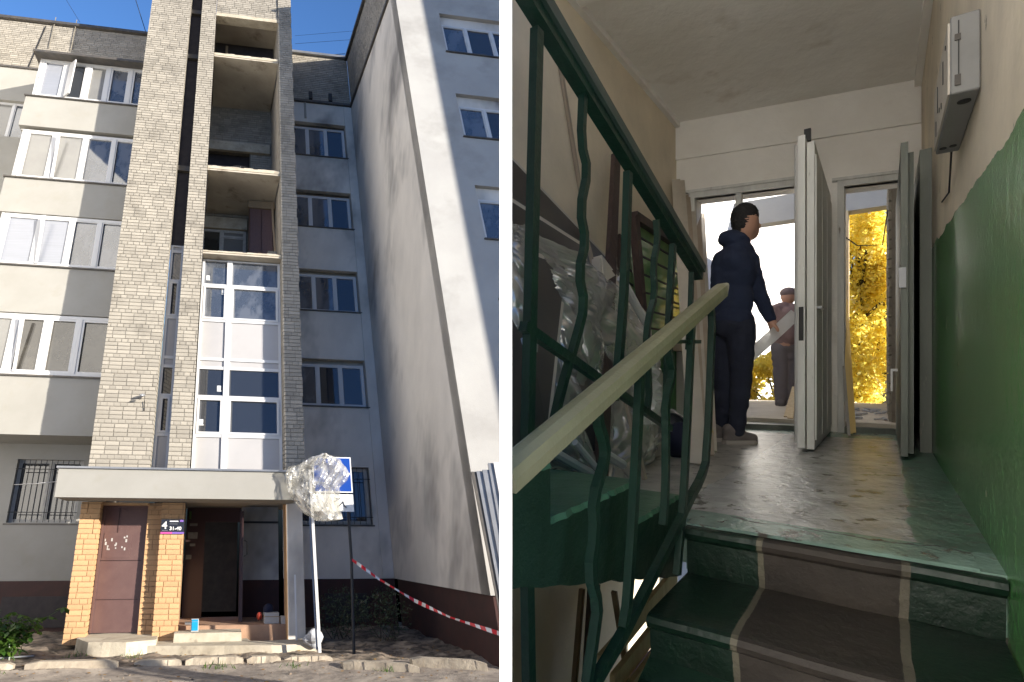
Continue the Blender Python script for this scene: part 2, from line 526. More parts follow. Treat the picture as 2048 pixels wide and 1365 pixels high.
# weeds at the kerb
mb = MB()
for (cu, cw, k) in ((4.35, -2.0, 40), (-0.55, -1.62, 30), (2.2, -1.6, 26), (3.2, -1.62, 18), (0.3, -0.68, 16), (1.0, -0.7, 16)):
    for _ in range(k):
        u = cu + random.gauss(0, 0.1); w = cw + random.gauss(0, 0.05)
        h = random.uniform(0.03, 0.1); lean = random.uniform(-0.06, 0.06)
        b = ground_v(u, w)
        mb.face([P(u - .006, b, w), P(u + .006, b, w), P(u + lean, b + h, w - random.uniform(0, .05))], random.random())
tag(mb.build('weeds', 'leaf_green', origin=P(1, GV, -1)), 'short weeds sprouting along the kerb and apron', 'grass', kind='stuff')

# ================================================================== the apartment building
bld = empty('apartment_building', P(1.8, GV, 0.5))
tag(bld, 'five storey plastered apartment building with brick stair tower and canopied entrance', 'building')

def wall(name, u0, u1, v0, v1, w, holes, depth, m, thick=0.3, parent=bld):
    """plaster wall in the plane w with real openings and reveals."""
    mb = MB()
    us = sorted({u0, u1, *[h[0] for h in holes], *[h[1] for h in holes]})
    vs = sorted({v0, v1, *[h[2] for h in holes], *[h[3] for h in holes]})
    for i in range(len(us) - 1):
        for j in range(len(vs) - 1):
            cu = (us[i] + us[i + 1]) / 2; cv = (vs[j] + vs[j + 1]) / 2
            if any(h[0] < cu < h[1] and h[2] < cv < h[3] for h in holes):
                continue
            mb.face([P(us[i], vs[j], w), P(us[i + 1], vs[j], w), P(us[i + 1], vs[j + 1], w), P(us[i], vs[j + 1], w)])
    for (a, b, c, d) in holes:
        for (x0, y0, x1, y1) in ((a, c, b, c), (b, c, b, d), (b, d, a, d), (a, d, a, c)):
            mb.face([P(x0, y0, w), P(x1, y1, w) if False else P(x1, y1, w), P(x1, y1, w + depth), P(x0, y0, w + depth)])
    # back and ends
    mb.face([P(u1, v0, w + thick), P(u0, v0, w + thick), P(u0, v1, w + thick), P(u1, v1, w + thick)])
    for (x0, y0, x1, y1) in ((u0, v0, u1, v0), (u1, v0, u1, v1), (u1, v1, u0, v1), (u0, v1, u0, v0)):
        mb.face([P(x0, y0, w + thick), P(x1, y1, w + thick), P(x1, y1, w), P(x0, y0, w)])
    return mb.build(name, m, parent)

def window(u0, u1, v0, v1, w, mull, glasses, fw=0.045, frame_m='pvc_white', sill=None, trans=None, name='window', dep=0.05, sash=0.028):
    """frame bars with a pane per light; mull = u of the mullions."""
    f = MB()
    f.lbox(u0, u1, v1 - fw, v1, w, w + dep); f.lbox(u0, u1, v0, v0 + fw, w, w + dep)
    f.lbox(u0, u0 + fw, v0 + fw, v1 - fw, w, w + dep); f.lbox(u1 - fw, u1, v0 + fw, v1 - fw, w, w + dep)
    edges = [u0 + fw]
    for m in mull:
        f.lbox(m - fw * 0.55, m + fw * 0.55, v0 + fw, v1 - fw, w - 0.004, w + dep)
        edges += [m - fw * 0.55, m + fw * 0.55]
    edges.append(u1 - fw)
    wo = f.build(name, frame_m, bld)
    for k in range(len(edges) // 2):
        a, b = edges[2 * k], edges[2 * k + 1]
        vv = [(v0 + fw, v1 - fw)]
        if trans and k in trans:
            t = trans[k]
            q = MB(); q.lbox(a, b, t - fw * .5, t + fw * .5, w - 0.002, w + dep); q.build('transom', frame_m, wo)
            vv = [(v0 + fw, t - fw * .5), (t + fw * .5, v1 - fw)]
        for (c, d) in vv:
            if sash:
                s = MB(); g = sash; e = w + 0.008
                s.lbox(a, b, d - g, d, e, e + dep * .6); s.lbox(a, b, c, c + g, e, e + dep * .6)
                s.lbox(a, a + g, c + g, d - g, e, e + dep * .6); s.lbox(b - g, b, c + g, d - g, e, e + dep * .6)
                s.build('sash', frame_m, wo)
            p = MB(); p.lbox(a, b, c, d, w + dep * .62, w + dep * .62 + 0.012)
            p.build('pane', glasses[k % len(glasses)], wo)
    if sill:
        s = MB(); s.lbox(u0 - 0.05, u1 + 0.05, v0 - 0.045, v0 - 0.012, w - sill, w + dep)
        s.build('sill', 'tin_dark', wo)
    return wo

# ---- brickwork
CH = 0.0852
BRICKS = []       # (screen size, builder) of single bricks, filled below
def courses(u0, u1, v0, v1, bl=0.232, seed=0):
    rr = random.Random(seed)
    i = 0; v = v0
    while v < v1 - 0.02:
        head = (i % 4 == 3)
        L = bl * 0.5 if head else bl
        off = (0.0 if (i // 4) % 2 else bl * 0.5) if not head else bl * 0.25
        u = u0 - (off + rr.uniform(-.004, .004)) % L
        while u < u1 - 0.004:
            a, b = max(u, u0), min(u + L, u1)
            if b - a > 0.022:
                yield a + 0.005, b - 0.005, v + 0.009, min(v + CH, v1) - 0.006, rr.random(), rr.uniform(-0.002, 0.002)
            u += L
        v += CH; i += 1

_bm = {}
def brick_mesh(du, dv, dw, m):
    k = (round(du, 2), round(dv, 2), round(dw, 3), m)
    if k not in _bm:
        mb = MB()
        U, V, W_ = FU * k[0] * LS / 2, FV * dv * LS / 2, FW * dw * LS
        mb.hexa([-U - V, U - V, U - V + W_, -U - V + W_, -U + V, U + V, U + V + W_, -U + V + W_], 0.5)
        me = bpy.data.meshes.new('brick')
        me.from_pydata([tuple(x) for x in mb.v], [], mb.f)
        me.materials.append(MATS[m])
        _bm[k] = me
    return _bm[k]

def brick_face(part, u0, u1, v0, v1, w, m, single=None, bl=0.232, seed=0, thick=0.05):
    """bricks on a face of the part; those below v=single are objects of their own, the rest one mesh."""
    mass = MB(); n = 0
    for a, b, c, d, r, dw in courses(u0, u1, v0, v1, bl, seed):
        if single is not None and d <= single:
            inst('brick', brick_mesh(b - a, d - c, thick, m), part, P((a + b) / 2, (c + d) / 2, w + dw)); n += 1
        else:
            mass.lbox(a, b, c, d, w + dw, w + dw + thick, r)
    if mass.f:
        o = mass.build('brickwork', m + '_mass', part)
        o['kind'] = 'stuff'
    return n

def brick_side(part, u, w0, w1, v0, v1, m, sgn, bl=0.232, seed=0):
    """bricks on a face that runs into the building (plane u); sgn = which way it looks."""
    mass = MB()
    for a, b, c, d, r, dw in courses(w0, w1, v0, v1, bl, seed):
        x0, x1 = (u - 0.05, u + dw) if sgn > 0 else (u + dw, u + 0.05)
        mass.lbox(x0, x1, c, d, a, b, r)
    o = mass.build('brickwork', m + '_mass', part)
    o['kind'] = 'stuff'

TOP = 15.6
NB_ = 0
# tower columns (mortar core set back behind the brick faces)
def column(u0, u1, v0, v1, w0, w1, m, core, single, seed, left=False, right=False, name='brick_column'):
    global NB_
    c = MB().lbox(u0 + 0.012, u1 - 0.012, v0, v1, w0 + 0.012, w1).build(name, core, bld)
    NB_ += brick_face(c, u0, u1, v0, v1, w0, m, single, seed=seed)
    if left: brick_side(c, u0, w0 + 0.055, w1, v0, v1, m, -1, seed=seed + 1)
    if right: brick_side(c, u1, w0 + 0.055, w1, v0, v1, m, 1, seed=seed + 2)
    return c
c1 = column(0.0, 1.016, -0.1, TOP, 0.0, 0.32, 'cream_brick', 'mortar', 2.6, 1, right=True)
c2 = column(1.30, 1.69, -0.1, TOP, 0.0, 0.32, 'cream_brick', 'mortar', 1.6, 2, right=False)
c3 = column(3.335, 3.70, -0.1, TOP, 0.0, 0.32, 'cream_brick', 'mortar', 0.9, 3, left=True)
# tower side walls, back wall and roof panel
mb = MB(); mb.lbox(0.02, 0.3, -0.6, TOP, 0.33, 2.2); mb.build('tower_side_wall', 'mortar', bld)
mb = MB(); mb.lbox(3.36, 3.66, -0.6, TOP, 0.33, 2.2); ts = mb.build('tower_side_wall', 'slab_soffit', bld)
tb = MB().lbox(1.0, 3.36, -0.6, 9.05, 2.02, 2.2).lbox(1.0, 3.36, 9.6, TOP, 2.02, 2.2).lbox(2.77, 3.36, 9.05, 9.6, 2.02, 2.2).lbox(1.0, 1.6, 9.05, 9.6, 2.02, 2.2).build('tower_back_wall', 'mortar', bld)
brick_face(tb, 1.55, 3.36, 9.62, 11.45, 2.0, 'cream_brick', None, seed=9)
brick_face(tb, 2.79, 3.36, 7.5, 9.6, 2.0, 'cream_brick', None, seed=10)
brick_face(tb, 1.55, 3.36, 7.12, 7.36, 2.0, 'cream_brick', None, seed=11)
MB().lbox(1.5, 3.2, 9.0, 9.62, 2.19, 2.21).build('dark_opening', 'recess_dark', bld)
MB().lbox(1.5, 3.3, 9.56, 9.9, 1.9, 2.0).build('lintel', 'concrete', bld)
mb = MB(); mb.lbox(1.69, 3.34, 13.08, TOP, 0.06, 0.3); tp = mb.build('tower_top_panel', 'mortar', bld)
brick_face(tp, 1.69, 3.335, 13.22, TOP, 0.048, 'cream_brick', None, seed=12)
MB().lbox(1.69, 3.335, 13.06, 13.2, 0.03, 0.32).build('lintel', 'concrete', bld)
# loggia slabs (edge and soffit)
for (v0, v1) in ((11.36, 11.52), (7.30, 7.45), (4.86, 4.96)):
    mb = MB(); n = 16
    for i in range(n):
        a = 1.692 + 1.638 * i / n; b = 1.692 + 1.638 * (i + 1) / n
        j0 = random.uniform(-.015, .012); 
        mb.lbox(a, b, v0, v1 + j0, 0.05, 2.0, 0.5)
    mb.build('loggia_slab', 'slab_soffit', bld)
    MB().lbox(1.694, 3.328, v0 + 0.045, v1 - 0.03, 0.034, 0.06).build('slab_edge', 'concrete', bld)
MB().lbox(1.0, 3.36, 13.3, 13.45, 0.32, 2.0).build('loggia_slab', 'slab_soffit', bld)
# old window on the loggia below
MB().lbox(1.55, 2.72, 6.74, 7.10, 1.88, 2.0).build('lintel', 'concrete', bld)
window(1.60, 2.70, 5.0, 6.72, 1.95, (2.10,), ('glass_brown', 'glass_curtain'), frame_m='old_frame', trans={1: 6.5})
# top storey: dark sheet painted as the shade of the room
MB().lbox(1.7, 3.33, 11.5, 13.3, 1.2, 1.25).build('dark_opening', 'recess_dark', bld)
MB().lbox(1.98, 2.05, 11.5, 13.1, 1.1, 1.19).build('post', 'wood_raw', bld)
# slit between the columns
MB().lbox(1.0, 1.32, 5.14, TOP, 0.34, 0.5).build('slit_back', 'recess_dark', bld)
for v in (7.35, 11.4, 13.3): MB().lbox(1.02, 1.30, v, v + 0.16, 0.24, 0.34).build('slab_edge', 'tin_dark', bld)

def glazing(u0, u1, w, mull, rows, dep=0.06):
    """loggia glazing from bottom to top: rows = (v0, v1, panel or pane materials)."""
    f = MB(); fw = 0.05
    v0, v1 = rows[0][0], rows[-1][1]
    f.lbox(u0, u0 + fw, v0, v1, w, w + dep); f.lbox(u1 - fw, u1, v0, v1, w, w + dep)
    e = [u0 + fw]
    for m in mull:
        f.lbox(m - 0.055, m + 0.055, v0, v1, w - 0.006, w + dep); e += [m - 0.055, m + 0.055]
    e.append(u1 - fw)
    for (a, b, _, _) in rows:
        f.lbox(u0 + fw, u1 - fw, b - 0.035, b, w + 0.003, w + dep); f.lbox(u0 + fw, u1 - fw, a, a + 0.03, w + 0.003, w + dep)
    g = f.build('glazing', 'pvc_white', bld)
    for (a, b, kind, sash) in rows:
        for k in range(len(e) // 2):
            x0, x1 = e[2 * k], e[2 * k + 1]
            y0, y1 = a + 0.03, b - 0.035
            if kind == 'panel':
                MB().lbox(x0, x1, y0, y1, w + 0.03, w + 0.045).build('panel', 'pvc_panel', g)
            else:
                MB().lbox(x0, x1, y0, y1, w + 0.035, w + 0.045).build('pane', kind[k % len(kind)], g)
                if sash and k in sash:
                    s = MB(); q = 0.042
                    s.lbox(x0, x1, y1 - q, y1, w - 0.012, w + 0.034); s.lbox(x0, x1, y0, y0 + q, w - 0.012, w + 0.034)
                    s.lbox(x0, x0 + q, y0 + q, y1 - q, w - 0.012, w + 0.034); s.lbox(x1 - q, x1, y0 + q, y1 - q, w - 0.012, w + 0.034)
                    s.build('sash', 'pvc_white', g)
    return g
GB, GG = 'glass_blue', 'glass_dark'
g1 = glazing(1.70, 3.33, 0.30, (2.27,), [(0.02, 0.71, 'panel', None), (0.71, 1.52, (GG, GG), (0, 1)), (1.52, 2.16, (GG, GG), None), (2.16, 2.36, 'panel', None),
                                      (2.36, 3.28, 'panel', None), (3.28, 4.17, (GB, GB), (0, 1)), (4.17, 4.84, (GB, GB), None)])
for (u, v) in ((1.79, 4.33), (2.12, 3.98), (2.10, 1.68), (1.80, 0.95)):
    MB().lbox(u, u + 0.07, v, v + 0.09, 0.325, 0.333).lbox(u, u + 0.08, v - 0.035, v - 0.012, 0.325, 0.333).build('sticker', 'sign_white', g1)
g2 = glazing(1.022, 1.296, 0.30, (), [(0.02, 0.71, 'panel', None), (0.71, 1.52, (GG,), (0,)), (1.52, 2.16, (GG,), None), (2.16, 2.36, 'panel', None),
                                      (2.36, 3.30, 'panel', None), (3.30, 4.22, (GG,), (0,)), (4.22, 5.0, (GB,), None), (5.0, 5.16, 'panel', None)])

# ---- left wing with balconies
LWH = [(-1.74, -0.47, -0.91, 0.41), (-4.6, -3.05, 9.55, 10.95)]
wall('left_wing_wall', -7.0, 0.2, -2.02, 12.33, 2.2, LWH, 0.14, 'plaster_cream')
MB().lbox(-7.0, 0.15, -3.3, -2.02, 2.16, 2.5).build('plinth', 'plinth_maroon', bld)
MB().lbox(-1.55, -0.35, -2.85, -2.3, 2.14, 2.17).build('cellar_window', 'recess_dark', bld)
window(-1.74, -0.47, -0.91, 0.41, 2.31, (-1.1,), (GG, GG), frame_m='old_frame', sill=0.12)
window(-4.6, -3.05, 9.55, 10.95, 2.31, (-3.6,), ('glass_curtain', GB), sill=0.1)
gr = MB()
for u in [(-1.70 + 0.105 * i) for i in range(12)]: gr.bar(P(u, -0.9, 2.17), P(u, 0.4, 2.17), 0.02, 0.02, up=FW)
for v in (-0.7, 0.2): gr.bar(P(-1.74, v, 2.17), P(-0.47, v, 2.17), 0.03, 0.02, up=FW)
gr.build('window_grille', 'iron_black', bld)
lp = MB().lbox(-7.0, 0.15, 12.36, 14.42, 2.215, 2.5).build('brick_parapet', 'mortar', bld)
brick_face(lp, -5.2, 0.12, 12.36, 14.42, 2.2, 'cream_brick', None, seed=20)
MB().lbox(-7.0, 0.12, 14.42, 14.53, 2.10, 2.55).build('coping', 'tin_dark', bld)
MB().lbox(-7.0, -0.02, 12.29, 12.36, 2.15, 2.25).build('drip_edge', 'tin_dark', bld)
mb = MB()
mb.strip([P(-3.28, 14.3, 2.18), P(-3.35, 13.6, 2.18), P(-3.46, 12.4, 2.18)], 0.05, 0.03, FU)
mb.build('cable', 'wire', bld)
for u in (-3.05, -2.45): MB().bar(P(u, 14.75, 2.15), P(u + .02, 13.3, 2.15), 0.03, 0.03).build('rope', 'sack_grey', bld)
BAL = [((9.00, 10.05), 11.58, (-2.06, -1.52, -1.0, -0.44), ('blind', GG, 'glass_curtain', GB, GB)),
       ((6.20, 7.24), 8.88, (-1.98, -1.27, -0.60), ('glass_curtain', 'glass_curtain', GB, GB)),
       ((3.50, 4.70), 6.18, (-1.90, -1.23, -0.63), ('blind', 'blind', GB, GB)),
       ((0.75, 2.00), 3.48, (-1.96, -1.34, -0.72), ('glass_curtain', 'glass_brown', 'glass_brown', 'glass_brown'))]
for k, ((p0, p1), wt, mu, gl) in enumerate(BAL):
    o = MB().lbox(-2.86, 0.04, p0, p1, 1.0, 2.2).build('balcony_parapet', 'plaster_cream', bld)
    MB().lbox(-2.89, 0.0, p1, p1 + 0.035, 0.95, 1.12).build('flashing', 'tin_dark', o)
    window(-2.66 if k else -2.70, -0.01, p1 + 0.035, wt, 1.03, mu, gl, fw=0.075, dep=0.07, sash=0.05 if k in (0, 3) else 0.03)
    if k: MB().lbox(-2.80, 0.02, wt, wt + 0.04, 1.06, 2.2).build('balcony_ceiling', 'plaster_cream', bld)
    MB().lbox(-2.74, -2.67, p1, wt, 1.03, 2.2).build('balcony_side', 'pvc_white', bld)
MB().hexa([P(-2.86, 11.52, 0.72), P(-0.01, 11.52, 0.72), P(-0.01, 11.75, 2.2), P(-2.86, 11.75, 2.2), P(-2.86, 11.60, 0.72), P(-0.01, 11.60, 0.72), P(-0.01, 11.9, 2.2), P(-2.86, 11.9, 2.2)]).build('balcony_roof', 'tin_dark', bld)
# open casement top left and tilted sash on the lower rows
MB().hexa([P(-2.0, 10.15, 1.0), P(-1.82, 10.15, 0.8), P(-1.80, 10.15, 0.83), P(-1.98, 10.15, 1.03), P(-2.0, 11.45, 1.0), P(-1.82, 11.45, 0.8), P(-1.80, 11.45, 0.83), P(-1.98, 11.45, 1.03)]).build('open_sash', 'pvc_white', bld)
for (u, a, b) in ((-1.89, 7.35, 8.75), (-1.84, 4.8, 6.1), (-1.83, 2.1, 3.38)):
    MB().hexa([P(u, a, 1.0), P(u + .06, a, 1.0), P(u + .06, a, 1.03), P(u, a, 1.03), P(u, b, 0.88), P(u + .06, b, 0.88), P(u + .06, b, 0.91), P(u, b, 0.91)]).build('tilted_sash', 'pvc_white', bld)

# ---- right wing (in the shade)
WV = ((9.90, 11.30), (7.22, 8.55), (4.50, 5.80), (1.85, 3.12))
RWH = [(3.80, 5.56, a, b) for a, b in WV] + [(3.9, 5.45, -0.92, 0.38)]
wall('right_wing_wall', 3.6, 5.8, -2.02, 12.16, 2.2, RWH, 0.16, 'plaster_grey')
for i, (a, b) in enumerate(WV):
    window(3.82, 5.54, a + 0.03, b - 0.12, 2.32, (4.44, 4.98), (GB, GB if i < 3 else GG, GG), sill=0.16)
window(3.92, 5.43, -0.9, 0.36, 2.32, (4.6,), (GG, GG), frame_m='old_frame', sill=0.14)
gr = MB()
for i in range(13): gr.bar(P(3.95 + 0.122 * i, -0.9, 2.16), P(3.95 + 0.122 * i, 0.36, 2.16), 0.02, 0.02, up=FW)
for v in (-0.75, 0.1): gr.bar(P(3.9, v, 2.16), P(5.45, v, 2.16), 0.03, 0.02, up=FW)
gr.build('window_grille', 'iron_black', bld)
MB().lbox(5.56, 5.79, -2.0, 12.1, 2.17, 2.21).build('corner_strip', 'plaster_grey', bld)
MB().lbox(3.6, 5.79, -3.3, -2.02, 2.17, 2.5).build('plinth', 'plinth_maroon', bld)
MB().lbox(4.35, 5.2, -2.85, -2.3, 2.15, 2.18).build('cellar_window', 'recess_dark', bld)
rp = MB().lbox(3.6, 5.8, 12.22, 14.40, 2.215, 2.5).build('brick_parapet', 'mortar', bld)
brick_face(rp, 3.6, 5.8, 12.22, 14.40, 2.2, 'cream_brick', None, seed=30)
MB().lbox(3.6, 5.78, 12.14, 12.22, 2.12, 2.3).build('drip_edge', 'tin_dark', bld)
MB().lbox(3.6, 5.78, 14.40, 14.5, 2.1, 2.5).build('coping', 'tin_grey', bld)
for u in (4.52, 5.12): MB().lbox(u, u + 0.1, 12.3, 12.62, 2.13, 2.2).build('vent', 'iron_black', bld)
MB().lbox(4.36, 4.42, 11.45, 12.14, 2.17, 2.2).build('patch', 'plaster_cream', bld)

# ---- projecting block on the right
mb = MB(); mb.face([P(5.8, -2.02, -2.2), P(5.8, -2.02, 2.2), P(5.8, 12.16, 2.2), P(5.8, 12.16, -2.2)][::-1])
mb.lbox(5.802, 6.0, -2.02, 12.16, -2.19, 2.2)
mb.build('block_side_wall', 'plaster_grey', bld)
FVW = ((9.86, 11.28), (7.12, 8.45), (4.40, 5.76), (1.7, 3.05))
wall('block_front_wall', 5.8, 9.2, -2.02, 12.16, -2.2, [(6.80, 8.7, a, b) for a, b in FVW], 0.16, 'plaster_white')
for (a, b) in FVW: window(6.82, 8.68, a + 0.02, b - 0.3, -2.1, (7.42, 8.05), (GB, GG, GG), sill=0.14)
for (a, b) in FVW: MB().lbox(6.81, 8.69, b - 0.3, b, -2.095, -2.04).build('window_head', 'plaster_grey', bld)
MB().lbox(5.86, 9.2, -3.3, -2.02, -2.14, 2.2).build('plinth', 'plinth_maroon', bld)
bp_ = MB().lbox(5.815, 6.1, 12.2, 14.36, -2.2, 2.2).build('brick_parapet', 'mortar', bld)
brick_side(bp_, 5.80, -2.2, 2.2, 12.22, 14.36, 'cream_brick', -1, seed=40)
MB().lbox(5.74, 5.9, 12.12, 12.2, -2.25, 2.2).build('drip_edge', 'tin_dark', bld)
MB().lbox(5.72, 6.2, 14.36, 14.46, -2.25, 2.2).build('coping', 'tin_dark', bld)
MB().lbox(5.8, 9.2, 12.2, 14.36, -2.2, -2.0).build('brick_parapet', 'mortar', bld)

# ---- added unseen wall left of the yard, bouncing sun onto the shaded facades
mat('rear_plaster', (0.88, 0.86, 0.82, 1), 0.9)
MB().lbox(-8.2, -6.6, -3.1, 14.4, -8.5, 2.2).build('far_side_wall', 'rear_plaster', bld)

# ---- entrance porch
cn = MB(); cn.lbox(-0.27, 3.44, -0.60, -0.13, -0.9, 0.02)
cn = cn.build('canopy', 'plaster_cream', bld)
MB().lbox(-0.30, 3.47, -0.128, -0.095, -0.94, 0.0).build('flashing', 'tin_grey', cn)
pc = column(-0.03, 0.29, -2.86, -0.61, 0.0, 0.5, 'peach_brick', 'peach_mortar', 9, 50, right=True, name='porch_pillar')
pc = column(1.26, 1.65, -2.86, -0.61, 0.0, 1.2, 'peach_brick', 'peach_mortar', 9, 51, name='porch_pillar')
pj = MB().lbox(1.03, 1.26, -2.8, -0.61, 0.18, 0.5).build('porch_jamb', 'peach_mortar', bld)
brick_face(pj, 1.03, 1.26, -2.78, -0.61, 0.165, 'peach_brick', None, seed=52)
MB().lbox(0.28, 1.04, -0.66, -0.61, 0.12, 0.5).build('lintel', 'peach_brick', bld)
rp2 = MB().lbox(3.345, 3.62, -2.86, -0.61, 0.0, 0.35).build('porch_pillar', 'plaster_grey', bld)
MB().lbox(3.335, 3.345, -2.86, -0.61, 0.0, 0.35).build('painted_side', 'peach_mortar', rp2)
# brown steel service door
d1 = MB().lbox(0.30, 1.03, -2.72, -0.66, 0.26, 0.30).build('service_door', 'door_maroon', bld)
MB().lbox(0.30, 0.335, -2.72, -0.66, 0.235, 0.262).lbox(0.995, 1.03, -2.72, -0.66, 0.235, 0.262).lbox(0.335, 0.995, -0.7, -0.66, 0.235, 0.262).build('door_frame', 'door_maroon', d1)
MB().lbox(0.36, 0.80, -1.55, -1.13, 0.25, 0.262).build('patch_plate', 'door_maroon', d1)
MB().lbox(0.345, 0.99, -1.60, -1.585, 0.252, 0.262).lbox(0.345, 0.99, -2.22, -2.21, 0.252, 0.262).lbox(0.56, 0.572, -1.13, -0.7, 0.252, 0.262).build('weld_seam', 'steel_maroon', d1)
rr = random.Random(4)
mb = MB()
for _ in range(14):
    u = rr.uniform(0.36, 0.74); v = rr.uniform(-1.45, -1.17)
    mb.lbox(u, u + rr.uniform(0.012, 0.03), v, v + rr.uniform(0.02, 0.06), 0.2475, 0.25)
mb.build('torn_notice', 'card_white', d1)
# recess of the entrance
MB().lbox(2.68, 3.36, -1.98, -0.6, 1.3, 1.4).build('porch_back_wall', 'plaster_grey', bld)
MB().lbox(2.68, 3.36, -2.7, -1.98, 1.29, 1.4).build('plinth', 'plinth_maroon', bld)
MB().lbox(2.68, 3.36, -0.92, -0.88, 1.27, 1.31).build('conduit', 'iron_black', bld)
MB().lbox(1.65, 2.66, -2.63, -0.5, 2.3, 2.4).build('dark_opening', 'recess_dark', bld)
MB().lbox(1.65, 3.36, -0.60, -0.55, 0.05, 2.3).build('porch_ceiling', 'plaster_cream', bld)
ef = MB().lbox(1.66, 2.0, -2.63, -0.62, 1.28, 1.36).build('entrance_panel', 'steel_maroon', bld)
MB().lbox(1.66, 2.66, -0.9, -0.62, 1.30, 1.36).build('transom_panel', 'steel_maroon', bld)
ed = MB().hexa([P(2.60, -2.62, 0.55), P(2.66, -2.62, 0.55), P(2.70, -2.62, 1.3), P(2.64, -2.62, 1.3), P(2.60, -0.72, 0.55), P(2.66, -0.72, 0.55), P(2.70, -0.72, 1.3), P(2.64, -0.72, 1.3)]).build('entrance_door', 'steel_maroon', bld)
MB().tube([P(2.68, -1.25, 0.55), P(2.72, -1.28, 0.5), P(2.72, -1.5, 0.5), P(2.68, -1.53, 0.55)], 0.018, 6).build('handle', 'iron_black', ed)
MB().lbox(1.70, 1.74, -0.85, -0.70, 1.2, 1.27).build('indicator', 'leaf_green', bld)
for (u, v, a, b) in ((1.72, -0.98, .14, .05), (1.70, -1.22, .17, .12), (1.74, -1.36, .1, .05), (1.68, -1.6, .1, .08)):
    MB().lbox(u, u + a, v, v + b, 1.262, 1.275).build('notice', 'sack_grey', ef)
# lamp on the brick column
lm = MB().ball(P(0.78, 1.40, -0.09), 0.11, 12, 8, (0.8, 1.1, 0.55)).build('wall_lamp', 'tin_grey', bld, smooth=True)
MB().ball(P(0.74, 1.33, -0.12), 0.08, 10, 6, (0.7, 0.9, 0.6)).build('lens', 'iron_black', lm, smooth=True)
MB().strip([P(0.82, 1.3, -0.03), P(0.83, 1.1, -0.015)], 0.02, 0.02, FU).build('cable', 'wire', lm)
# house-number plate
sg = MB().lbox(1.275, 1.650, -1.15, -0.905, -0.03, -0.012).build('number_plate', 'plate_dark', origin=P(1.46, -1.15, -0.02))
tag(sg, 'dark entrance number plate reading 4 and 31-40 on the peach brick pillar', 'sign')
MB().lbox(1.275, 1.46, -1.15, -1.118, -0.034, -0.03).build('stripe', 'plate_pink', sg)
MB().lbox(1.46, 1.650, -1.15, -1.118, -0.034, -0.03).build('stripe', 'plate_violet', sg)
MB().lbox(1.575, 1.632, -0.945, -0.912, -0.034, -0.03).build('stripe', 'plate_violet', sg)
tw = lambda ox, oy: (lambda x, y: P(ox + x, oy + y, -0.036))
text_mesh('4', 0.17, tw(1.29, -1.06), 'numeral', 'sign_white', sg, 0.004)
text_mesh('31-40', 0.083, tw(1.412, -1.085), 'numeral', 'sign_white', sg, 0.0025)
MB().lbox(1.41, 1.55, -0.945, -0.927, -0.036, -0.03).build('lettering', 'sign_white', sg)
MB().lbox(1.41, 1.54, -0.985, -0.978, -0.036, -0.03).lbox(1.295, 1.39, -1.095, -1.087, -0.036, -0.03).build('lettering', 'tin_grey', sg)
print('single bricks', NB_)

# ================================================================== unseen block added to throw the shade on the projecting front
nb = empty('neighbour_block', P(12.6, GV, -7.0))
tag(nb, 'tall plastered neighbouring block across the yard', 'building')
MB().lbox(12.02, 14.4, -3.2, 17.0, -7.2, -6.6).build('wall', 'plaster_grey', nb)

# ================================================================== things in the yard
# sign post with film over it
sp = empty('road_sign', P(4.12, GV, -0.9))
tag(sp, 'blue road sign with white plate below on a dark post, wrapped in film', 'road sign')
MB().tube([P(*p) for p in [(4.170,-2.940,-0.900),(4.221,-1.561,-0.900),(4.218,-0.839,-0.900),(4.202,0.157,-0.900)]], 0.045, 10).build('post', 'iron_black', sp)
bpn = MB().lbox(3.66, 4.30, -0.47, 0.15, -0.95, -0.935).build('sign_board', 'sign_white', sp)
MB().lbox(3.68, 4.28, -0.45, 0.13, -0.956, -0.95).build('blue_face', 'sign_blue', bpn)
wpn = MB().lbox(3.66, 4.30, -0.79, -0.50, -0.95, -0.935).build('sign_board', 'sign_white', sp)
mk = MB()
mk.tube([P(4.06, -0.70, -0.956), P(4.10, -0.66, -0.956), P(4.13, -0.62, -0.956), P(4.15, -0.70, -0.956), P(4.18, -0.72, -0.956)], 0.016, 5)
mk.ball(P(4.04, -0.58, -0.955), 0.045, 8, 5, (1, 0.3, 1.1)); mk.tube([P(3.98, -0.63, -0.956), P(4.09, -0.57, -0.956)], 0.014, 5)
mk.build('pictogram', 'ink_black', wpn)
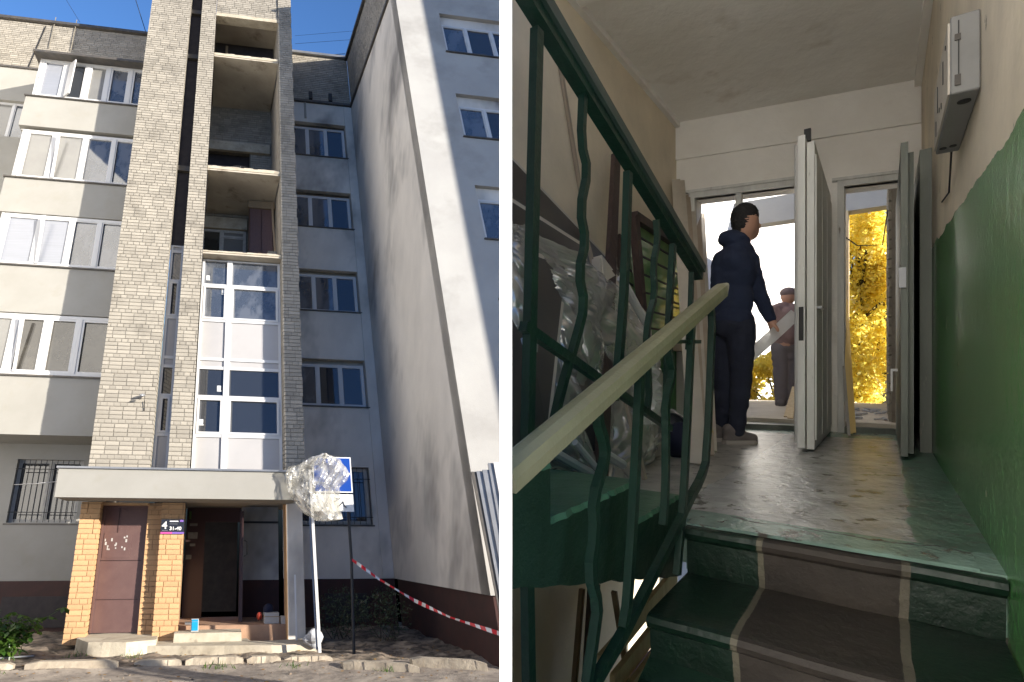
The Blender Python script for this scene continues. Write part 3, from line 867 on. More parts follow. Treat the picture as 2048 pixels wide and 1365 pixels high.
# plastic film blown round the sign: [(3.212,-0.527,-1.050),(3.437,-0.057,-1.050),(3.898,0.236,-1.050),(4.150,0.270,-1.050),(4.456,-0.167,-1.050)]
def film_patch(name, outline, wfun, n, m, label, mname='film_clear', parent=None, to=P, amp=0.05, fq=7.0, seed=0, hf=0.5):
    """crumpled film filling the outline (list of left/right edges per row)."""
    mb = MB()
    for i in range(n + 1):
        t = i / n
        k = t * (len(outline) - 1); j = min(int(k), len(outline) - 2); s = k - j
        l = Vector(outline[j][0]).lerp(Vector(outline[j + 1][0]), s); r = Vector(outline[j][1]).lerp(Vector(outline[j + 1][1]), s)
        for q in range(m + 1):
            x = l.lerp(r, q / m)
            rg = lambda a, b, c: (1 - abs(noise.noise(Vector((a, b, c))))) ** 4
            f = (0.8 * noise.noise(Vector((x.x * fq, x.y * fq * .6, seed))) - 0.9 * rg(x.x * fq * 1.3 + x.y * fq * .5, x.y * fq * .7 - x.x * fq * .3, seed + 4)
                 - 0.5 * rg(x.x * fq * 2.2 - x.y * fq * 1.5, x.y * fq * 1.1, seed + 9) - hf * rg(x.x * fq * 4 + x.y * fq * 3, x.y * fq * 2.5, seed + 14)) * amp
            e = 0.5 * (noise.noise(Vector((x.y * fq, q * .7, seed + 2)))) * amp
            mb.v.append(to(x.x + e, x.y, x.z + wfun(q / m, t) + f))
    for i in range(n):
        for q in range(m):
            a = i * (m + 1) + q
            mb.f.append((a, a + 1, a + m + 2, a + m + 1)); mb.r.append(0.5)
    return mb
rows = [((3.78, 0.17, -1.0), (3.86, 0.18, -1.0)), ((3.62, 0.12, -1.0), (4.05, 0.1, -1.0)), ((3.45, 0.0, -1.0), (4.2, -0.05, -1.0)), ((3.25, -0.05, -1.0), (4.27, -0.16, -1.0)), ((3.2, -0.2, -1.0), (4.2, -0.27, -1.0)),
        ((3.22, -0.36, -1.0), (4.05, -0.4, -1.0)), ((3.25, -0.52, -1.0), (4.02, -0.6, -1.0)), ((3.34, -0.66, -1.0), (4.05, -0.8, -1.0)), ((3.45, -0.8, -1.0), (4.09, -0.92, -1.0)), ((3.62, -0.93, -1.0), (3.8, -0.96, -1.0))]
mb = film_patch('plastic_film', rows, lambda q, t: -0.16 * math.sin(math.pi * q), 70, 70, '', amp=0.10, fq=2.6, hf=0.12)
o = mb.build('plastic_film', 'film_clear', origin=P(3.8, -0.95, -1.0), smooth=True)
tag(o, 'crumpled clear plastic film wrapped over the blue road sign', 'plastic film')
mb = film_patch('plastic_film', rows, lambda q, t: 0.10 * math.sin(math.pi * q), 40, 40, '', amp=0.07, fq=3, seed=11, hf=0.1)
mb.build('back_fold', 'film_clear', o, smooth=True)
# white profile leaning by the sign
def lean(name, pts, wid, thk, m, label, cat, group=None, fr=P):
    o = MB().strip([fr(*p) for p in pts], wid, thk, FU if fr is P else RA).build(name, m, origin=fr(*pts[0]))
    return tag(o, label, cat, group)
lean('window_profile', [(3.641,-2.870,-1.100),(3.622,-1.852,-1.100),(3.602,-0.691,-1.100),(3.589,-0.103,-1.100)], 0.075, 0.06, 'pvc_white', 'long white window profile standing upright below the plastic film', 'profile')
lean('window_profile', [(3.607,-2.835,-1.060),(3.574,-1.248,-1.060),(3.567,-0.270,-1.060)], 0.045, 0.05, 'tin_grey', 'thin grey window profile standing behind the white one under the film', 'profile')
lean('window_profile', [(3.437,-2.823,-0.250),(3.435,-1.817,-0.250)], 0.05, 0.04, 'pvc_white', 'short white profile leaning against the right porch pillar', 'profile')
# bundle of profiles leaning on the projecting block
GL = ['leftmost dark grey profile of the bundle leaning on the sunlit block corner', 'second grey profile of the bundle leaning on the sunlit block corner', 'third grey profile of the bundle leaning on the sunlit block corner', 'pale profile fourth from the left in the bundle on the block corner', 'whitish rightmost profile of the bundle leaning on the block corner']
for i, (x0, x1) in enumerate(((950, 1006), (958, 1016), (968, 1028), (977, 1040), (985, 1052))):
    q = {950: [(5.741,-0.258,-2.450),(5.804,-1.925,-2.450)], 958: [(5.809,-0.251,-2.470),(5.850,-1.924,-2.470)], 968: [(5.890,-0.230,-2.500),(5.920,-1.923,-2.500)], 977: [(5.981,-0.129,-2.520),(5.993,-1.922,-2.520)], 985: [(6.053,-0.116,-2.550),(6.062,-1.921,-2.550)]}[x0]
    t, b = Vector(q[0]), Vector(q[1])
    b = t + (b - t) * 1.25
    lean('metal_profile', [tuple(b), tuple(t)], 0.20, 0.14, ('tin_dark', 'tin_grey', 'tin_grey', 'tin_grey', 'pvc_white')[i], GL[i], 'profile', 'profiles leaning on the block')  # leftmost profile coloured dark to paint the shadow side
# barrier tape
tp_ = [(4.224,-1.560,-0.920),(4.640,-1.869,-0.920),(5.156,-2.189,-0.920)] + [(5.418,-2.361,-1.600)] + [(5.801,-2.500,-2.300)]
base = []
for i in range(len(tp_) - 1):
    for j in range(12):
        base.append(Vector(tp_[i]).lerp(Vector(tp_[i + 1]), j / 12))
base.append(Vector(tp_[-1])); base.append(Vector(tp_[-1]) + (Vector(tp_[-1]) - Vector(tp_[-2])) * 0.4)
tape = empty('barrier_tape', P(*tp_[0]))
tag(tape, 'red and white striped barrier tape strung from the sign post to the right', 'tape')
run = 0.0; cur = []; idx = 0
dense = []
for i in range(len(base) - 1):
    for j in range(6): dense.append(base[i].lerp(base[i + 1], j / 6))
acc = 0; seg = MB(); last = 0
for i in range(len(dense) - 1):
    p, q = dense[i], dense[i + 1]
    k = int(acc / 0.085)
    if k != last:
        seg.build('stripe', ('tape_red', 'tape_white')[last % 2], tape); seg = MB(); last = k
    acc += (q - p).length
    a, b = P(*p), P(*q)
    tw_ = 0.022 + 0.008 * math.sin(i * 0.05)
    ua = FV * LS * tw_; off = FW * LS * 0.02 * math.sin(i * 0.09)
    seg.face([a - ua + off, b - ua + off, b + ua - off, a + ua - off])
if seg.f: seg.build('stripe', ('tape_red', 'tape_white')[last % 2], tape)
# boxes and bags in the entrance
def carton(name, u, v, w, du, dv, dw, m, label, cat, lid=None):
    o = MB().lbox(u, u + du, v, v + dv, w, w + dw).build(name, m, origin=P(u + du / 2, v, w), bevel=0.006)
    if lid: MB().lbox(u - .006, u + du + .006, v + dv * .62, v + dv * .68, w - .006, w + dw).build('rim', lid, o)
    return tag(o, label, cat)
carton('paint_box', 1.84, -2.69, -0.06, 0.115, 0.19, 0.09, 'card_white', 'small white and blue box standing on the entrance step', 'box')
MB().lbox(1.852, 1.945, -2.67, -2.54, -0.068, -0.06).build('label_panel', 'plastic_blue', bpy.data.objects['paint_box'])
MB().lbox(1.852, 1.945, -2.535, -2.505, -0.068, -0.06).build('label_panel', 'plastic_blue', bpy.data.objects['paint_box'])
MB().lbox(1.74, 1.86, -2.63, -2.60, 0.35, 0.5).build('x', 'tin_grey', origin=P(1.8, -2.63, 0.4)).name = 'grey_tin_lid'
tag(bpy.data.objects['grey_tin_lid'], 'flat grey tin offcut lying behind the blue box', 'offcut')
carton('cardboard_box', 3.0, -2.63, 0.3, 0.24, 0.17, 0.2, 'card_white', 'white cardboard box on the porch floor, left of the smaller one', 'box', 'card_brown')
carton('cardboard_box', 3.27, -2.63, 0.24, 0.11, 0.12, 0.12, 'card_white', 'small white box beside the right porch pillar', 'box')
o = MB().ball(P(3.08, -2.42, 0.45), 0.2, 10, 7, (0.9, 0.7, 1.0)).build('navy_bag', 'cloth_navy', origin=P(3.08, -2.5, 0.45), smooth=True); tag(o, 'navy cloth bag heaped behind the white cardboard box', 'bag')
o = MB().ball(P(2.93, -2.52, 0.4), 0.12, 8, 6, (0.8, 0.7, 1.2)).build('red_bag', 'plastic_red', origin=P(2.93, -2.62, 0.4), smooth=True); tag(o, 'red plastic bag left of the white cardboard box in the porch', 'bag')
o = MB()
o.ball(P(3.62, -2.72, -0.75), 0.3, 16, 10, (0.9, 0.6, 0.9))
for i, v in enumerate(o.v): o.v[i] = v + (v - P(3.62, -2.72, -0.75)) * 0.5 * noise.noise(v * 4)
o = o.build('white_sack', 'sack_white', origin=P(3.62, -2.9, -0.75)); tag(o, 'knotted white plastic sack lying behind the leaning profile', 'sack')
lean('metal_trim', [(1.266,-2.860,0.021),(1.628,-2.860,0.070)], 0.05, 0.03, 'tin_grey', 'short grey metal trim lying at the foot of the number plate pillar', 'trim')
lean('metal_trim', [(-0.765,-2.880,-0.867),(-0.260,-2.880,-0.704)], 0.06, 0.04, 'tin_grey', 'grey metal trim lying under the leafy plant', 'trim')
lean('white_pole', [(-0.913,-0.395,-0.700),(-0.590,-0.373,-0.700),(-0.281,-0.327,-0.700)], 0.07, 0.07, 'pvc_white', 'white pole sticking out beside the canopy before the barred window', 'pole')
lean('dry_stick', [(5.091,-2.843,-0.300),(5.543,-2.919,-0.300)], 0.02, 0.02, 'wood_raw', 'thin pale stick lying in the shaded bed', 'stick')
# junk on the loggias
wd = MB().lbox(2.74, 3.30, 4.97, 7.3, 1.25, 1.7).build('wardrobe', 'wood_brown', origin=P(3.0, 4.97, 1.3))
tag(wd, 'old brown two-door wardrobe standing on the open loggia', 'wardrobe')
MB().lbox(2.70, 3.34, 7.05, 7.28, 1.2, 1.25).build('cornice', 'wood_raw', wd)
for a, b in ((2.76, 3.0), (3.03, 3.28)): MB().lbox(a, b, 5.2, 7.0, 1.22, 1.25).build('door', 'wood_brown', wd)
lean('loggia_board', [(3.28, 4.97, 0.6), (3.26, 7.2, 1.1)], 0.09, 0.04, 'wood_raw', 'pale board leaning beside the wardrobe on the loggia', 'board')
carton('storage_box', 2.86, 4.97, 0.35, 0.2, 0.17, 0.25, 'card_brown', 'brown box before the wardrobe, left of the pink one', 'box')
carton('storage_box', 3.08, 4.97, 0.33, 0.2, 0.24, 0.25, 'sack_grey', 'pinkish grey box before the wardrobe on the loggia edge', 'box')
o = MB().ball(P(2.95, 7.62, 0.6), 0.4, 12, 8, (1.0, 0.7, 0.7)).build('stuffed_sack', 'sack_grey', origin=P(2.95, 7.45, 0.6)); tag(o, 'stuffed pale sack lying on the upper open loggia', 'sack')
wh = empty('bicycle_wheel', P(2.45, 7.45, 0.4)); tag(wh, 'old bicycle wheel leaning behind the upper loggia edge', 'wheel')
MB().tube([P(2.45 + 0.26 * math.cos(t * .3142), 7.62 + 0.24 * math.sin(t * .3142), 0.4 + .1 * math.sin(t * .3142)) for t in range(21)], 0.03, 6).build('tyre', 'iron_black', wh)
MB().tube([P(2.19, 7.62, 0.4), P(2.71, 7.62, 0.4)], 0.012, 5).tube([P(2.45, 7.4, 0.35), P(2.45, 7.86, 0.5)], 0.012, 5).build('spoke', 'tin_grey', wh)
o = MB().ball(P(2.15, 7.5, 0.3), 0.13, 8, 6, (1.2, 0.8, 0.6)).build('rag_heap', 'sack_grey', origin=P(2.1, 7.45, 0.3)); tag(o, 'small heap of rags left of the bicycle wheel', 'rags')
# wires above the roofs
for i, (pts, r) in enumerate((([(-1.016,16.697,2.200),(-0.423,14.584,2.200)], 0.022), ([(-3.456,17.280,3.000),(-2.625,15.688,3.000)], 0.012), ([(4.293,15.914,3.000),(6.223,16.508,3.000)], 0.01), ([(4.303,16.354,3.000),(6.472,17.066,3.000)], 0.008), ([(4.988,14.705,2.400),(5.822,14.963,2.400)], 0.02))):
    o = MB().tube([P(*p) for p in pts], r, 5).build('overhead_wire', 'wire', origin=P(*pts[0]))
    tag(o, ['thick dark cable running down to the left parapet by the tower', 'faint thin cable above the left parapet', 'upper of two thin wires over the right parapet', 'topmost thin wire crossing the sky right of the tower', 'short antenna rod on the right parapet'][i], 'wire')

# plants
def leafy(mb, c, r, n, size, fl=0.7, ax=(FU, FV, FW)):
    for _ in range(n):
        d = Vector((random.gauss(0, 1), random.gauss(0, 1), random.gauss(0, 1))).normalized() * random.random() ** 0.4
        p = c + (ax[0] * d.x * r[0] + ax[1] * d.y * r[1] + ax[2] * d.z * r[2])
        q = Vector((random.gauss(0, 1), random.gauss(0, 1), random.gauss(0, 1))).normalized()
        t = q.cross(Vector((random.gauss(0, 1), random.gauss(0, 1), random.gauss(0, 1)))).normalized()
        s = size * random.uniform(0.6, 1.3)
        mb.face([p - q * s, p + t * s * 0.45, p + q * s, p - t * s * 0.45], random.random())
pl = empty('leafy_plant', P(-0.7, GV, -0.75)); tag(pl, 'bushy green plant with broad leaves at the dark plinth on the left', 'plant')
mb = MB(); st = MB()
rp_ = random.Random(3)
tips = []
for k in range(60):
    u0, w0 = -0.75 + rp_.gauss(0, 0.14), -0.75 + rp_.gauss(0, 0.1)
    ln = rp_.uniform(0.2, 0.72); lx = rp_.gauss(0, 0.26); lz = rp_.gauss(0, 0.16)
    p0 = P(u0, GV, w0); p1 = P(u0 + lx * .5, GV + ln * .65, w0 + lz * .5); p2 = P(u0 + lx, GV + ln, w0 + lz)
    st.tube([p0, p1, p2], [0.012, 0.009, 0.005], 5)
    for (pp, cnt) in ((p2, 7), (p1, 6), (p1.lerp(p2, .5), 6), (p0.lerp(p1, .6), 4)):
        for j in range(cnt):
            t = rp_.uniform(0, 6.28)
            d = (FU * math.cos(t) + FW * math.sin(t) * .8 - FV * rp_.uniform(0.0, 0.7)).normalized()
            s = d.cross(FV).normalized(); L_ = rp_.uniform(0.11, 0.28)
            b = pp + d * 0.03; r_ = rp_.random()
            mid = b + d * L_ * .55 - FV * 0.01
            mb.face([b, mid + s * L_ * .26, b + d * L_ - FV * .03], r_); mb.face([b, b + d * L_ - FV * .03, mid - s * L_ * .26], r_ * .8)
st.build('stem', 'leaf_green', pl); mb.build('foliage', 'leaf_green', pl)
for (u, w, lab) in ((4.35, 0.5, 'dark shrub in the shade behind the sign post'), (5.0, 0.2, 'dark low shrub in the shade near the block corner')):
    sh = empty('dark_shrub', P(u, GV, w)); tag(sh, lab, 'shrub')
    mb = MB(); leafy(mb, P(u, GV + 0.45, w), (0.9, 0.9, 0.5), 900, 0.05); mb.build('foliage', 'leaf_dark', sh)
    st = MB()
    for k in range(9): st.tube([P(u + random.gauss(0, .08), GV, w), P(u + random.gauss(0, .3), GV + random.uniform(.4, .8), w + random.gauss(0, .1))], [0.012, 0.005], 5)
    st.build('stem', 'bark', sh)

# ================================================================== THE STAIRWELL: materials
def coord_mat(name, axis, lo, hi, stops, amp=0.02, ns=3.0, tone=0.25, tscale=2.5, bump=0.2, bscale=25, over=None, stain=None):
    """bands of paint along an axis (world position . axis) with a wavering border; stops = (position, colour, roughness)."""
    m = bpy.data.materials.new(name); MATS[name] = m; m.use_nodes = True
    nt = m.node_tree; N, L = nt.nodes, nt.links
    b = N['Principled BSDF']
    ge = N.new('ShaderNodeNewGeometry')
    def noi(sc, dt=5):
        n = N.new('ShaderNodeTexNoise'); n.inputs['Scale'].default_value = sc; n.inputs['Detail'].default_value = dt
        n.inputs['Roughness'].default_value = 0.6
        L.new(ge.outputs['Position'], n.inputs['Vector']); return n.outputs['Fac']
    def ramps(ax, lo, hi, st, am):
        d = N.new('ShaderNodeVectorMath'); d.operation = 'DOT_PRODUCT'
        L.new(ge.outputs['Position'], d.inputs[0]); d.inputs[1].default_value = tuple(ax)
        w = N.new('ShaderNodeMath'); w.operation = 'MULTIPLY_ADD'
        L.new(noi(ns), w.inputs[0]); w.inputs[1].default_value = am * 2; w.inputs[2].default_value = -am
        s = N.new('ShaderNodeMath'); s.operation = 'ADD'; L.new(d.outputs['Value'], s.inputs[0]); L.new(w.outputs[0], s.inputs[1])
        r = N.new('ShaderNodeMapRange'); L.new(s.outputs[0], r.inputs[0]); r.inputs[1].default_value = lo; r.inputs[2].default_value = hi
        out = []
        for ch in (1, 2):
            cr = N.new('ShaderNodeValToRGB'); cr.color_ramp.interpolation = 'CONSTANT'
            e = cr.color_ramp.elements
            while len(e) < len(st): e.new(0.5)
            for i, q in enumerate(st):
                e[i].position = min(1, max(0, (q[0] - lo) / (hi - lo)))
                e[i].color = q[1] if ch == 1 else (q[2], q[2], q[2], 1)
            L.new(r.outputs[0], cr.inputs[0]); out.append(cr.outputs[0])
        return out
    c, ro = ramps(axis, lo, hi, stops, amp)
    if over:      # second set of bands laid over the first: (axis, lo, hi, [(pos, use)], colour, rough, amp)
        ax, l2, h2, st, oc, orr, am = over
        f, _ = ramps(ax, l2, h2, [(p, (u, u, u, 1), 0) for p, u in st], am)
        x = N.new('ShaderNodeMix'); x.data_type = 'RGBA'; L.new(f, x.inputs[0]); L.new(c, x.inputs[6]); x.inputs[7].default_value = oc; c = x.outputs[2]
        x = N.new('ShaderNodeMix'); x.data_type = 'RGBA'; L.new(f, x.inputs[0]); L.new(ro, x.inputs[6]); x.inputs[7].default_value = (orr, orr, orr, 1); ro = x.outputs[2]
    h = N.new('ShaderNodeHueSaturation')
    r = N.new('ShaderNodeMapRange'); r.inputs[1].default_value = 0.3; r.inputs[2].default_value = 0.7
    r.inputs[3].default_value = 1 - tone; r.inputs[4].default_value = 1 + tone * .5
    L.new(noi(tscale, 7), r.inputs[0]); L.new(r.outputs[0], h.inputs['Value']); L.new(c, h.inputs['Color'])
    c = h.outputs[0]
    if stain:
        x = N.new('ShaderNodeMix'); x.data_type = 'RGBA'
        r = N.new('ShaderNodeMapRange'); r.inputs[1].default_value = stain[2]; r.inputs[2].default_value = stain[3]
        L.new(noi(stain[1], 8), r.inputs[0]); L.new(r.outputs[0], x.inputs[0]); L.new(c, x.inputs[6]); x.inputs[7].default_value = stain[0]; c = x.outputs[2]
    L.new(c, b.inputs['Base Color']); L.new(ro, b.inputs['Roughness'])
    if bump:
        bp = N.new('ShaderNodeBump'); bp.inputs['Strength'].default_value = bump; bp.inputs['Distance'].default_value = 0.012
        L.new(noi(bscale, 6), bp.inputs['Height']); L.new(bp.outputs[0], b.inputs['Normal'])
    return m
CREAM = (0.72, 0.63, 0.49, 1); GREEN = (0.075, 0.235, 0.07, 1); DKGREEN = (0.004, 0.019, 0.010, 1)
ZA = Vector((0, 0, 1))
coord_mat('wall_paint', ZA - RA * 0.075, -1.0, 2.0, [(-1.0, GREEN, 0.27), (0.475, CREAM, 0.9)], amp=0.05, ns=2.6, tone=0.25, tscale=1.6, bump=0.5, bscale=11, stain=((0.30, 0.27, 0.20, 1), 6.0, 0.655, 0.69))
coord_mat('wall_paint_left', ZA, -3.0, 2.0, [(-3.0, CREAM, 0.9), (-0.52, GREEN, 0.4), (0.62, CREAM, 0.9)], amp=0.03, ns=2.0, tone=0.2, tscale=1.3, bump=0.5, bscale=14)
mat('ceiling_white', (0.86, 0.84, 0.80, 1), 0.95, (0.76, 0.73, 0.68, 1), 1.1, bump=0.5, bscale=8, col3=(0.55, 0.49, 0.41, 1), scale3=1.7, lo3=0.6, hi3=0.8)
coord_mat('floor_worn', RB, -1.7, 0.4, [(-1.7, (0.43, 0.405, 0.37, 1), 0.33), (-0.65, (0.45, 0.445, 0.435, 1), 0.27), (0.075, (0.11, 0.20, 0.15, 1), 0.28)],
          amp=0.05, ns=3.0, tone=0.4, tscale=6.0, bump=0.8, bscale=16,
          over=(RA, 1.5, 6.0, [(1.5, 1.0), (2.03, 0.0), (4.95, 1.0)], (0.22, 0.33, 0.28, 1), 0.27, 0.03), stain=((0.085, 0.075, 0.062, 1), 11.0, 0.57, 0.64))
coord_mat('step_paint', RB, -0.7, 0.4, [(-0.7, DKGREEN, 0.4), (-0.33, (0.13, 0.115, 0.08, 1), 0.7), (-0.31, (0.035, 0.027, 0.021, 1), 0.7), (0.035, (0.12, 0.105, 0.078, 1), 0.7), (0.058, DKGREEN, 0.4)],
          amp=0.012, ns=5.0, tone=0.45, tscale=5.0, bump=0.5, bscale=20)
mat('green_paint', (0.020, 0.085, 0.048, 1), 0.42, (0.026, 0.105, 0.06, 1), 6, bump=0.3, bscale=20, col3=(0.012, 0.045, 0.03, 1), scale3=5, lo3=0.55, hi3=0.8)
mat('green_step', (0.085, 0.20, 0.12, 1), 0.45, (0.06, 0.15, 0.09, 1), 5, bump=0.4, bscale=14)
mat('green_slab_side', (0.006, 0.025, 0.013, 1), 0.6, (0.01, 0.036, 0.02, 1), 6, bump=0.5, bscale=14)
mat('rail_green', (0.006, 0.026, 0.016, 1), 0.36, (0.004, 0.018, 0.011, 1), 9, bump=0.15, bscale=40)
mat('rail_plastic', (0.035, 0.055, 0.048, 1), 0.33, (0.025, 0.042, 0.037, 1), 7)
mat('handrail_cream', (0.27, 0.255, 0.155, 1), 0.4, (0.23, 0.215, 0.125, 1), 4, bump=0.2, bscale=12, col3=(0.09, 0.06, 0.035, 1), scale3=9, lo3=0.72, hi3=0.78)
mat('door_white', (0.66, 0.66, 0.63, 1), 0.5, (0.54, 0.54, 0.52, 1), 4, bump=0.2, bscale=20, stretch=(3, 3, 0.5), col3=(0.25, 0.23, 0.19, 1), scale3=9, lo3=0.66, hi3=0.74)
mat('door_grey', (0.16, 0.175, 0.15, 1), 0.5, (0.115, 0.13, 0.11, 1), 4, stretch=(3, 3, 0.5), col3=(0.30, 0.28, 0.23, 1), scale3=8, lo3=0.66, hi3=0.75)
mat('box_grey', (0.22, 0.22, 0.215, 1), 0.5, (0.19, 0.19, 0.185, 1), 5)
mat('old_wood', (0.075, 0.048, 0.04, 1), 0.75, (0.05, 0.032, 0.028, 1), 8, stretch=(5, 5, 0.6), bump=0.3)
mat('plank', (0.60, 0.48, 0.30, 1), 0.8, (0.48, 0.37, 0.22, 1), 6, stretch=(4, 4, 1))
mat('plank_lit', (0.72, 0.53, 0.22, 1), 0.8)  # plain yellow wood of the leaning laths
mat('profile_pale', (0.52, 0.47, 0.40, 1), 0.5, (0.44, 0.40, 0.34, 1), 5)
mat('profile_tan', (0.40, 0.33, 0.26, 1), 0.55, (0.33, 0.27, 0.21, 1), 5)
mat('panel_dark', (0.05, 0.045, 0.045, 1), 0.35, (0.075, 0.065, 0.06, 1), 2)
mat('panel_frame', (0.55, 0.50, 0.43, 1), 0.5)
mat('glass_green', (0.09, 0.30, 0.14, 1), 0.12, (0.34, 0.44, 0.20, 1), 1.6, ior=1.8)  # green and yellowish tones paint a reflection into the glass
mat('bag_black', (0.012, 0.013, 0.018, 1), 0.4, bump=0.4, bscale=15)
mat('bag_yellow', (0.55, 0.36, 0.02, 1), 0.45, (0.42, 0.27, 0.02, 1), 8)
mat('hoodie', (0.016, 0.024, 0.055, 1), 0.95, (0.011, 0.017, 0.04, 1), 8, bump=0.3, bscale=30)
mat('trousers', (0.018, 0.022, 0.04, 1), 0.95, (0.013, 0.016, 0.03, 1), 7, bump=0.3, bscale=25)
mat('hair_dark', (0.012, 0.011, 0.012, 1), 0.7, bump=0.6, bscale=90)
mat('skin', (0.42, 0.235, 0.165, 1), 0.55)
mat('shoe', (0.17, 0.15, 0.145, 1), 0.8, (0.12, 0.105, 0.10, 1), 9, bump=0.3, bscale=40)
mat('sole', (0.34, 0.31, 0.28, 1), 0.8)
mat('jacket_brown', (0.24, 0.16, 0.15, 1), 0.9, (0.18, 0.12, 0.115, 1), 6)
mat('trousers_grey', (0.15, 0.135, 0.145, 1), 0.9)
mat('cap', (0.16, 0.12, 0.12, 1), 0.9)
mat('white_wall', (0.88, 0.88, 0.87, 1), 0.9)
film('film_wrap', (0.90, 0.88, 0.85, 1), 0.38, 0.5)
film('film_scrap', (0.92, 0.92, 0.92, 1), 0.25, 0.3)

# ================================================================== the stairwell shell
FL, CE = -0.53, 2.41
UPV0 = Vector((0, 0, 1))
def kp(b, z, off=0.0):                       # a point on the wall with the two doorways
    return R(5.1 + (b + 1.64) * 0.21 + off, b, z)
def kbox(mb, b0, b1, z0, z1, o0, o1):
    return mb.hexa([kp(b0, z0, o0), kp(b1, z0, o0), kp(b1, z0, o1), kp(b0, z0, o1), kp(b0, z1, o0), kp(b1, z1, o0), kp(b1, z1, o1), kp(b0, z1, o1)])
mb = MB()
mb.rbox(1.85, 5.62, -0.56, 0.30, FL - 0.16, FL); mb.rbox(1.91, 5.62, -1.66, -0.5602, FL - 0.16, FL)
struct(mb.build('landing_floor', 'floor_worn', clip=True))
# crack across the landing
mb = MB(); pts = []
for i in range(41):
    t = i / 40; b = -0.45 + 0.66 * t; a = 2.0 + 0.05 * fbm((b * 4, 2, 1), 1.5) + 0.02 * t
    pts.append((a, b))
for i in range(40):
    (a0, b0), (a1, b1) = pts[i], pts[i + 1]
    wd_ = 0.011 * (0.4 + abs(noise.noise(Vector((i * .7, 0, 0)))) * 2)
    mb.face([R(a0 - wd_, b0, FL + 0.003), R(a0 + wd_, b0, FL + 0.003), R(a1 + wd_, b1, FL + 0.003), R(a1 - wd_, b1, FL + 0.003)])
mb.build('crack', 'ink_black', bpy.data.objects['landing_floor'])
# worn screed lip before the crack
mb = MB()
for i in range(40):
    (a0, b0), (a1, b1) = pts[i], pts[i + 1]
    mb.hexa([R(1.835, b0, FL), R(a0 - .012, b0, FL), R(a1 - .012, b1, FL), R(1.835, b1, FL), R(1.85, b0, FL + .006), R(a0 - .02, b0, FL + .008), R(a1 - .02, b1, FL + .008), R(1.85, b1, FL + .006)])
mb.build('screed_lip', 'floor_worn', bpy.data.objects['landing_floor'])
# lower flight
fl = empty('stair_flight', R(1.4, -0.15, -1.1)); struct(fl)
for k in range(4):
    z1 = FL - 0.004 - 0.165 * k; an = 1.815 - 0.35 * k
    prof = [(an + 0.42, z1 - 0.165), (an + 0.03, z1 - 0.165), (an + 0.02, z1 - 0.05), (an - 0.004, z1 - 0.035), (an - 0.012, z1 - 0.018), (an - 0.004, z1 - 0.004), (an + 0.012, z1), (an + (0.42 if k else 0.034), z1)]
    mb = MB(); nb_ = 14
    for i in range(nb_):
        b0 = -0.555 + 0.815 * i / nb_; b1 = -0.555 + 0.815 * (i + 1) / nb_
        s0 = [R(a + 0.006 * noise.noise(Vector((b0 * 6, k, 0))), b0, z + 0.004 * noise.noise(Vector((b0 * 5, k, 3)))) for a, z in prof]
        s1 = [R(a + 0.006 * noise.noise(Vector((b1 * 6, k, 0))), b1, z + 0.004 * noise.noise(Vector((b1 * 5, k, 3)))) for a, z in prof]
        for j in range(len(prof)):
            j2 = (j + 1) % len(prof)
            mb.face([s0[j], s0[j2], s1[j2], s1[j]])
        if i == 0: mb.face(s0[::-1])
        if i == nb_ - 1: mb.face(s1)
    mb.build('step', 'step_paint', fl, clip=True)
mb = MB().hexa([R(0.3, -0.56, -1.9), R(1.95, -0.56, -0.95), R(1.95, 0.26, -0.95), R(0.3, 0.26, -1.9), R(0.45, -0.56, -1.2), R(1.8, -0.56, -0.73), R(1.8, 0.26, -0.73), R(0.45, 0.26, -1.2)])
mb.build('string', 'green_slab_side', fl, clip=True)
# upper flight that rises towards the viewer
uf = empty('stair_flight', R(1.5, -1.1, FL)); struct(uf)
for k, (a0, a1, z) in enumerate(((1.5, 1.90, -0.446), (1.0, 1.5, -0.325), (0.55, 1.0, -0.20), (0.1, 0.55, -0.07))):
    mb = MB(); n = 12
    for i in range(n):
        x0 = a0 + (a1 - a0) * i / n; x1 = a0 + (a1 - a0) * (i + 1) / n
        lo0 = -0.742 + 0.295 * (1.9 - x0) + 0.012 * noise.noise(Vector((x0 * 14, 1, 0))); lo1 = -0.742 + 0.295 * (1.9 - x1) + 0.012 * noise.noise(Vector((x1 * 14, 1, 0)))
        mb.hexa([R(x0, -1.64, lo0), R(x1, -1.64, lo1), R(x1, -0.60, lo1), R(x0, -0.60, lo0), R(x0, -1.64, z - 0.012), R(x1, -1.64, z - 0.012), R(x1, -0.602, z - 0.012), R(x0, -0.602, z - 0.012)])
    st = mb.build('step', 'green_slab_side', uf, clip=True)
    mb = MB()
    for i in range(24):
        x0 = a0 + (a1 - a0) * i / 24; x1 = a0 + (a1 - a0) * (i + 1) / 24
        e0 = -0.598 + 0.012 * noise.noise(Vector((x0 * 40, k, 0))); e1 = -0.598 + 0.012 * noise.noise(Vector((x1 * 40, k, 0)))
        mb.hexa([R(x0, -1.64, z - .0118), R(x1, -1.64, z - .0118), R(x1, e1, z - .014), R(x0, e0, z - .014), R(x0, -1.64, z), R(x1, -1.64, z), R(x1, e1 - .006, z), R(x0, e0 - .006, z)])
    mb.build('tread', 'green_step', st, clip=True)
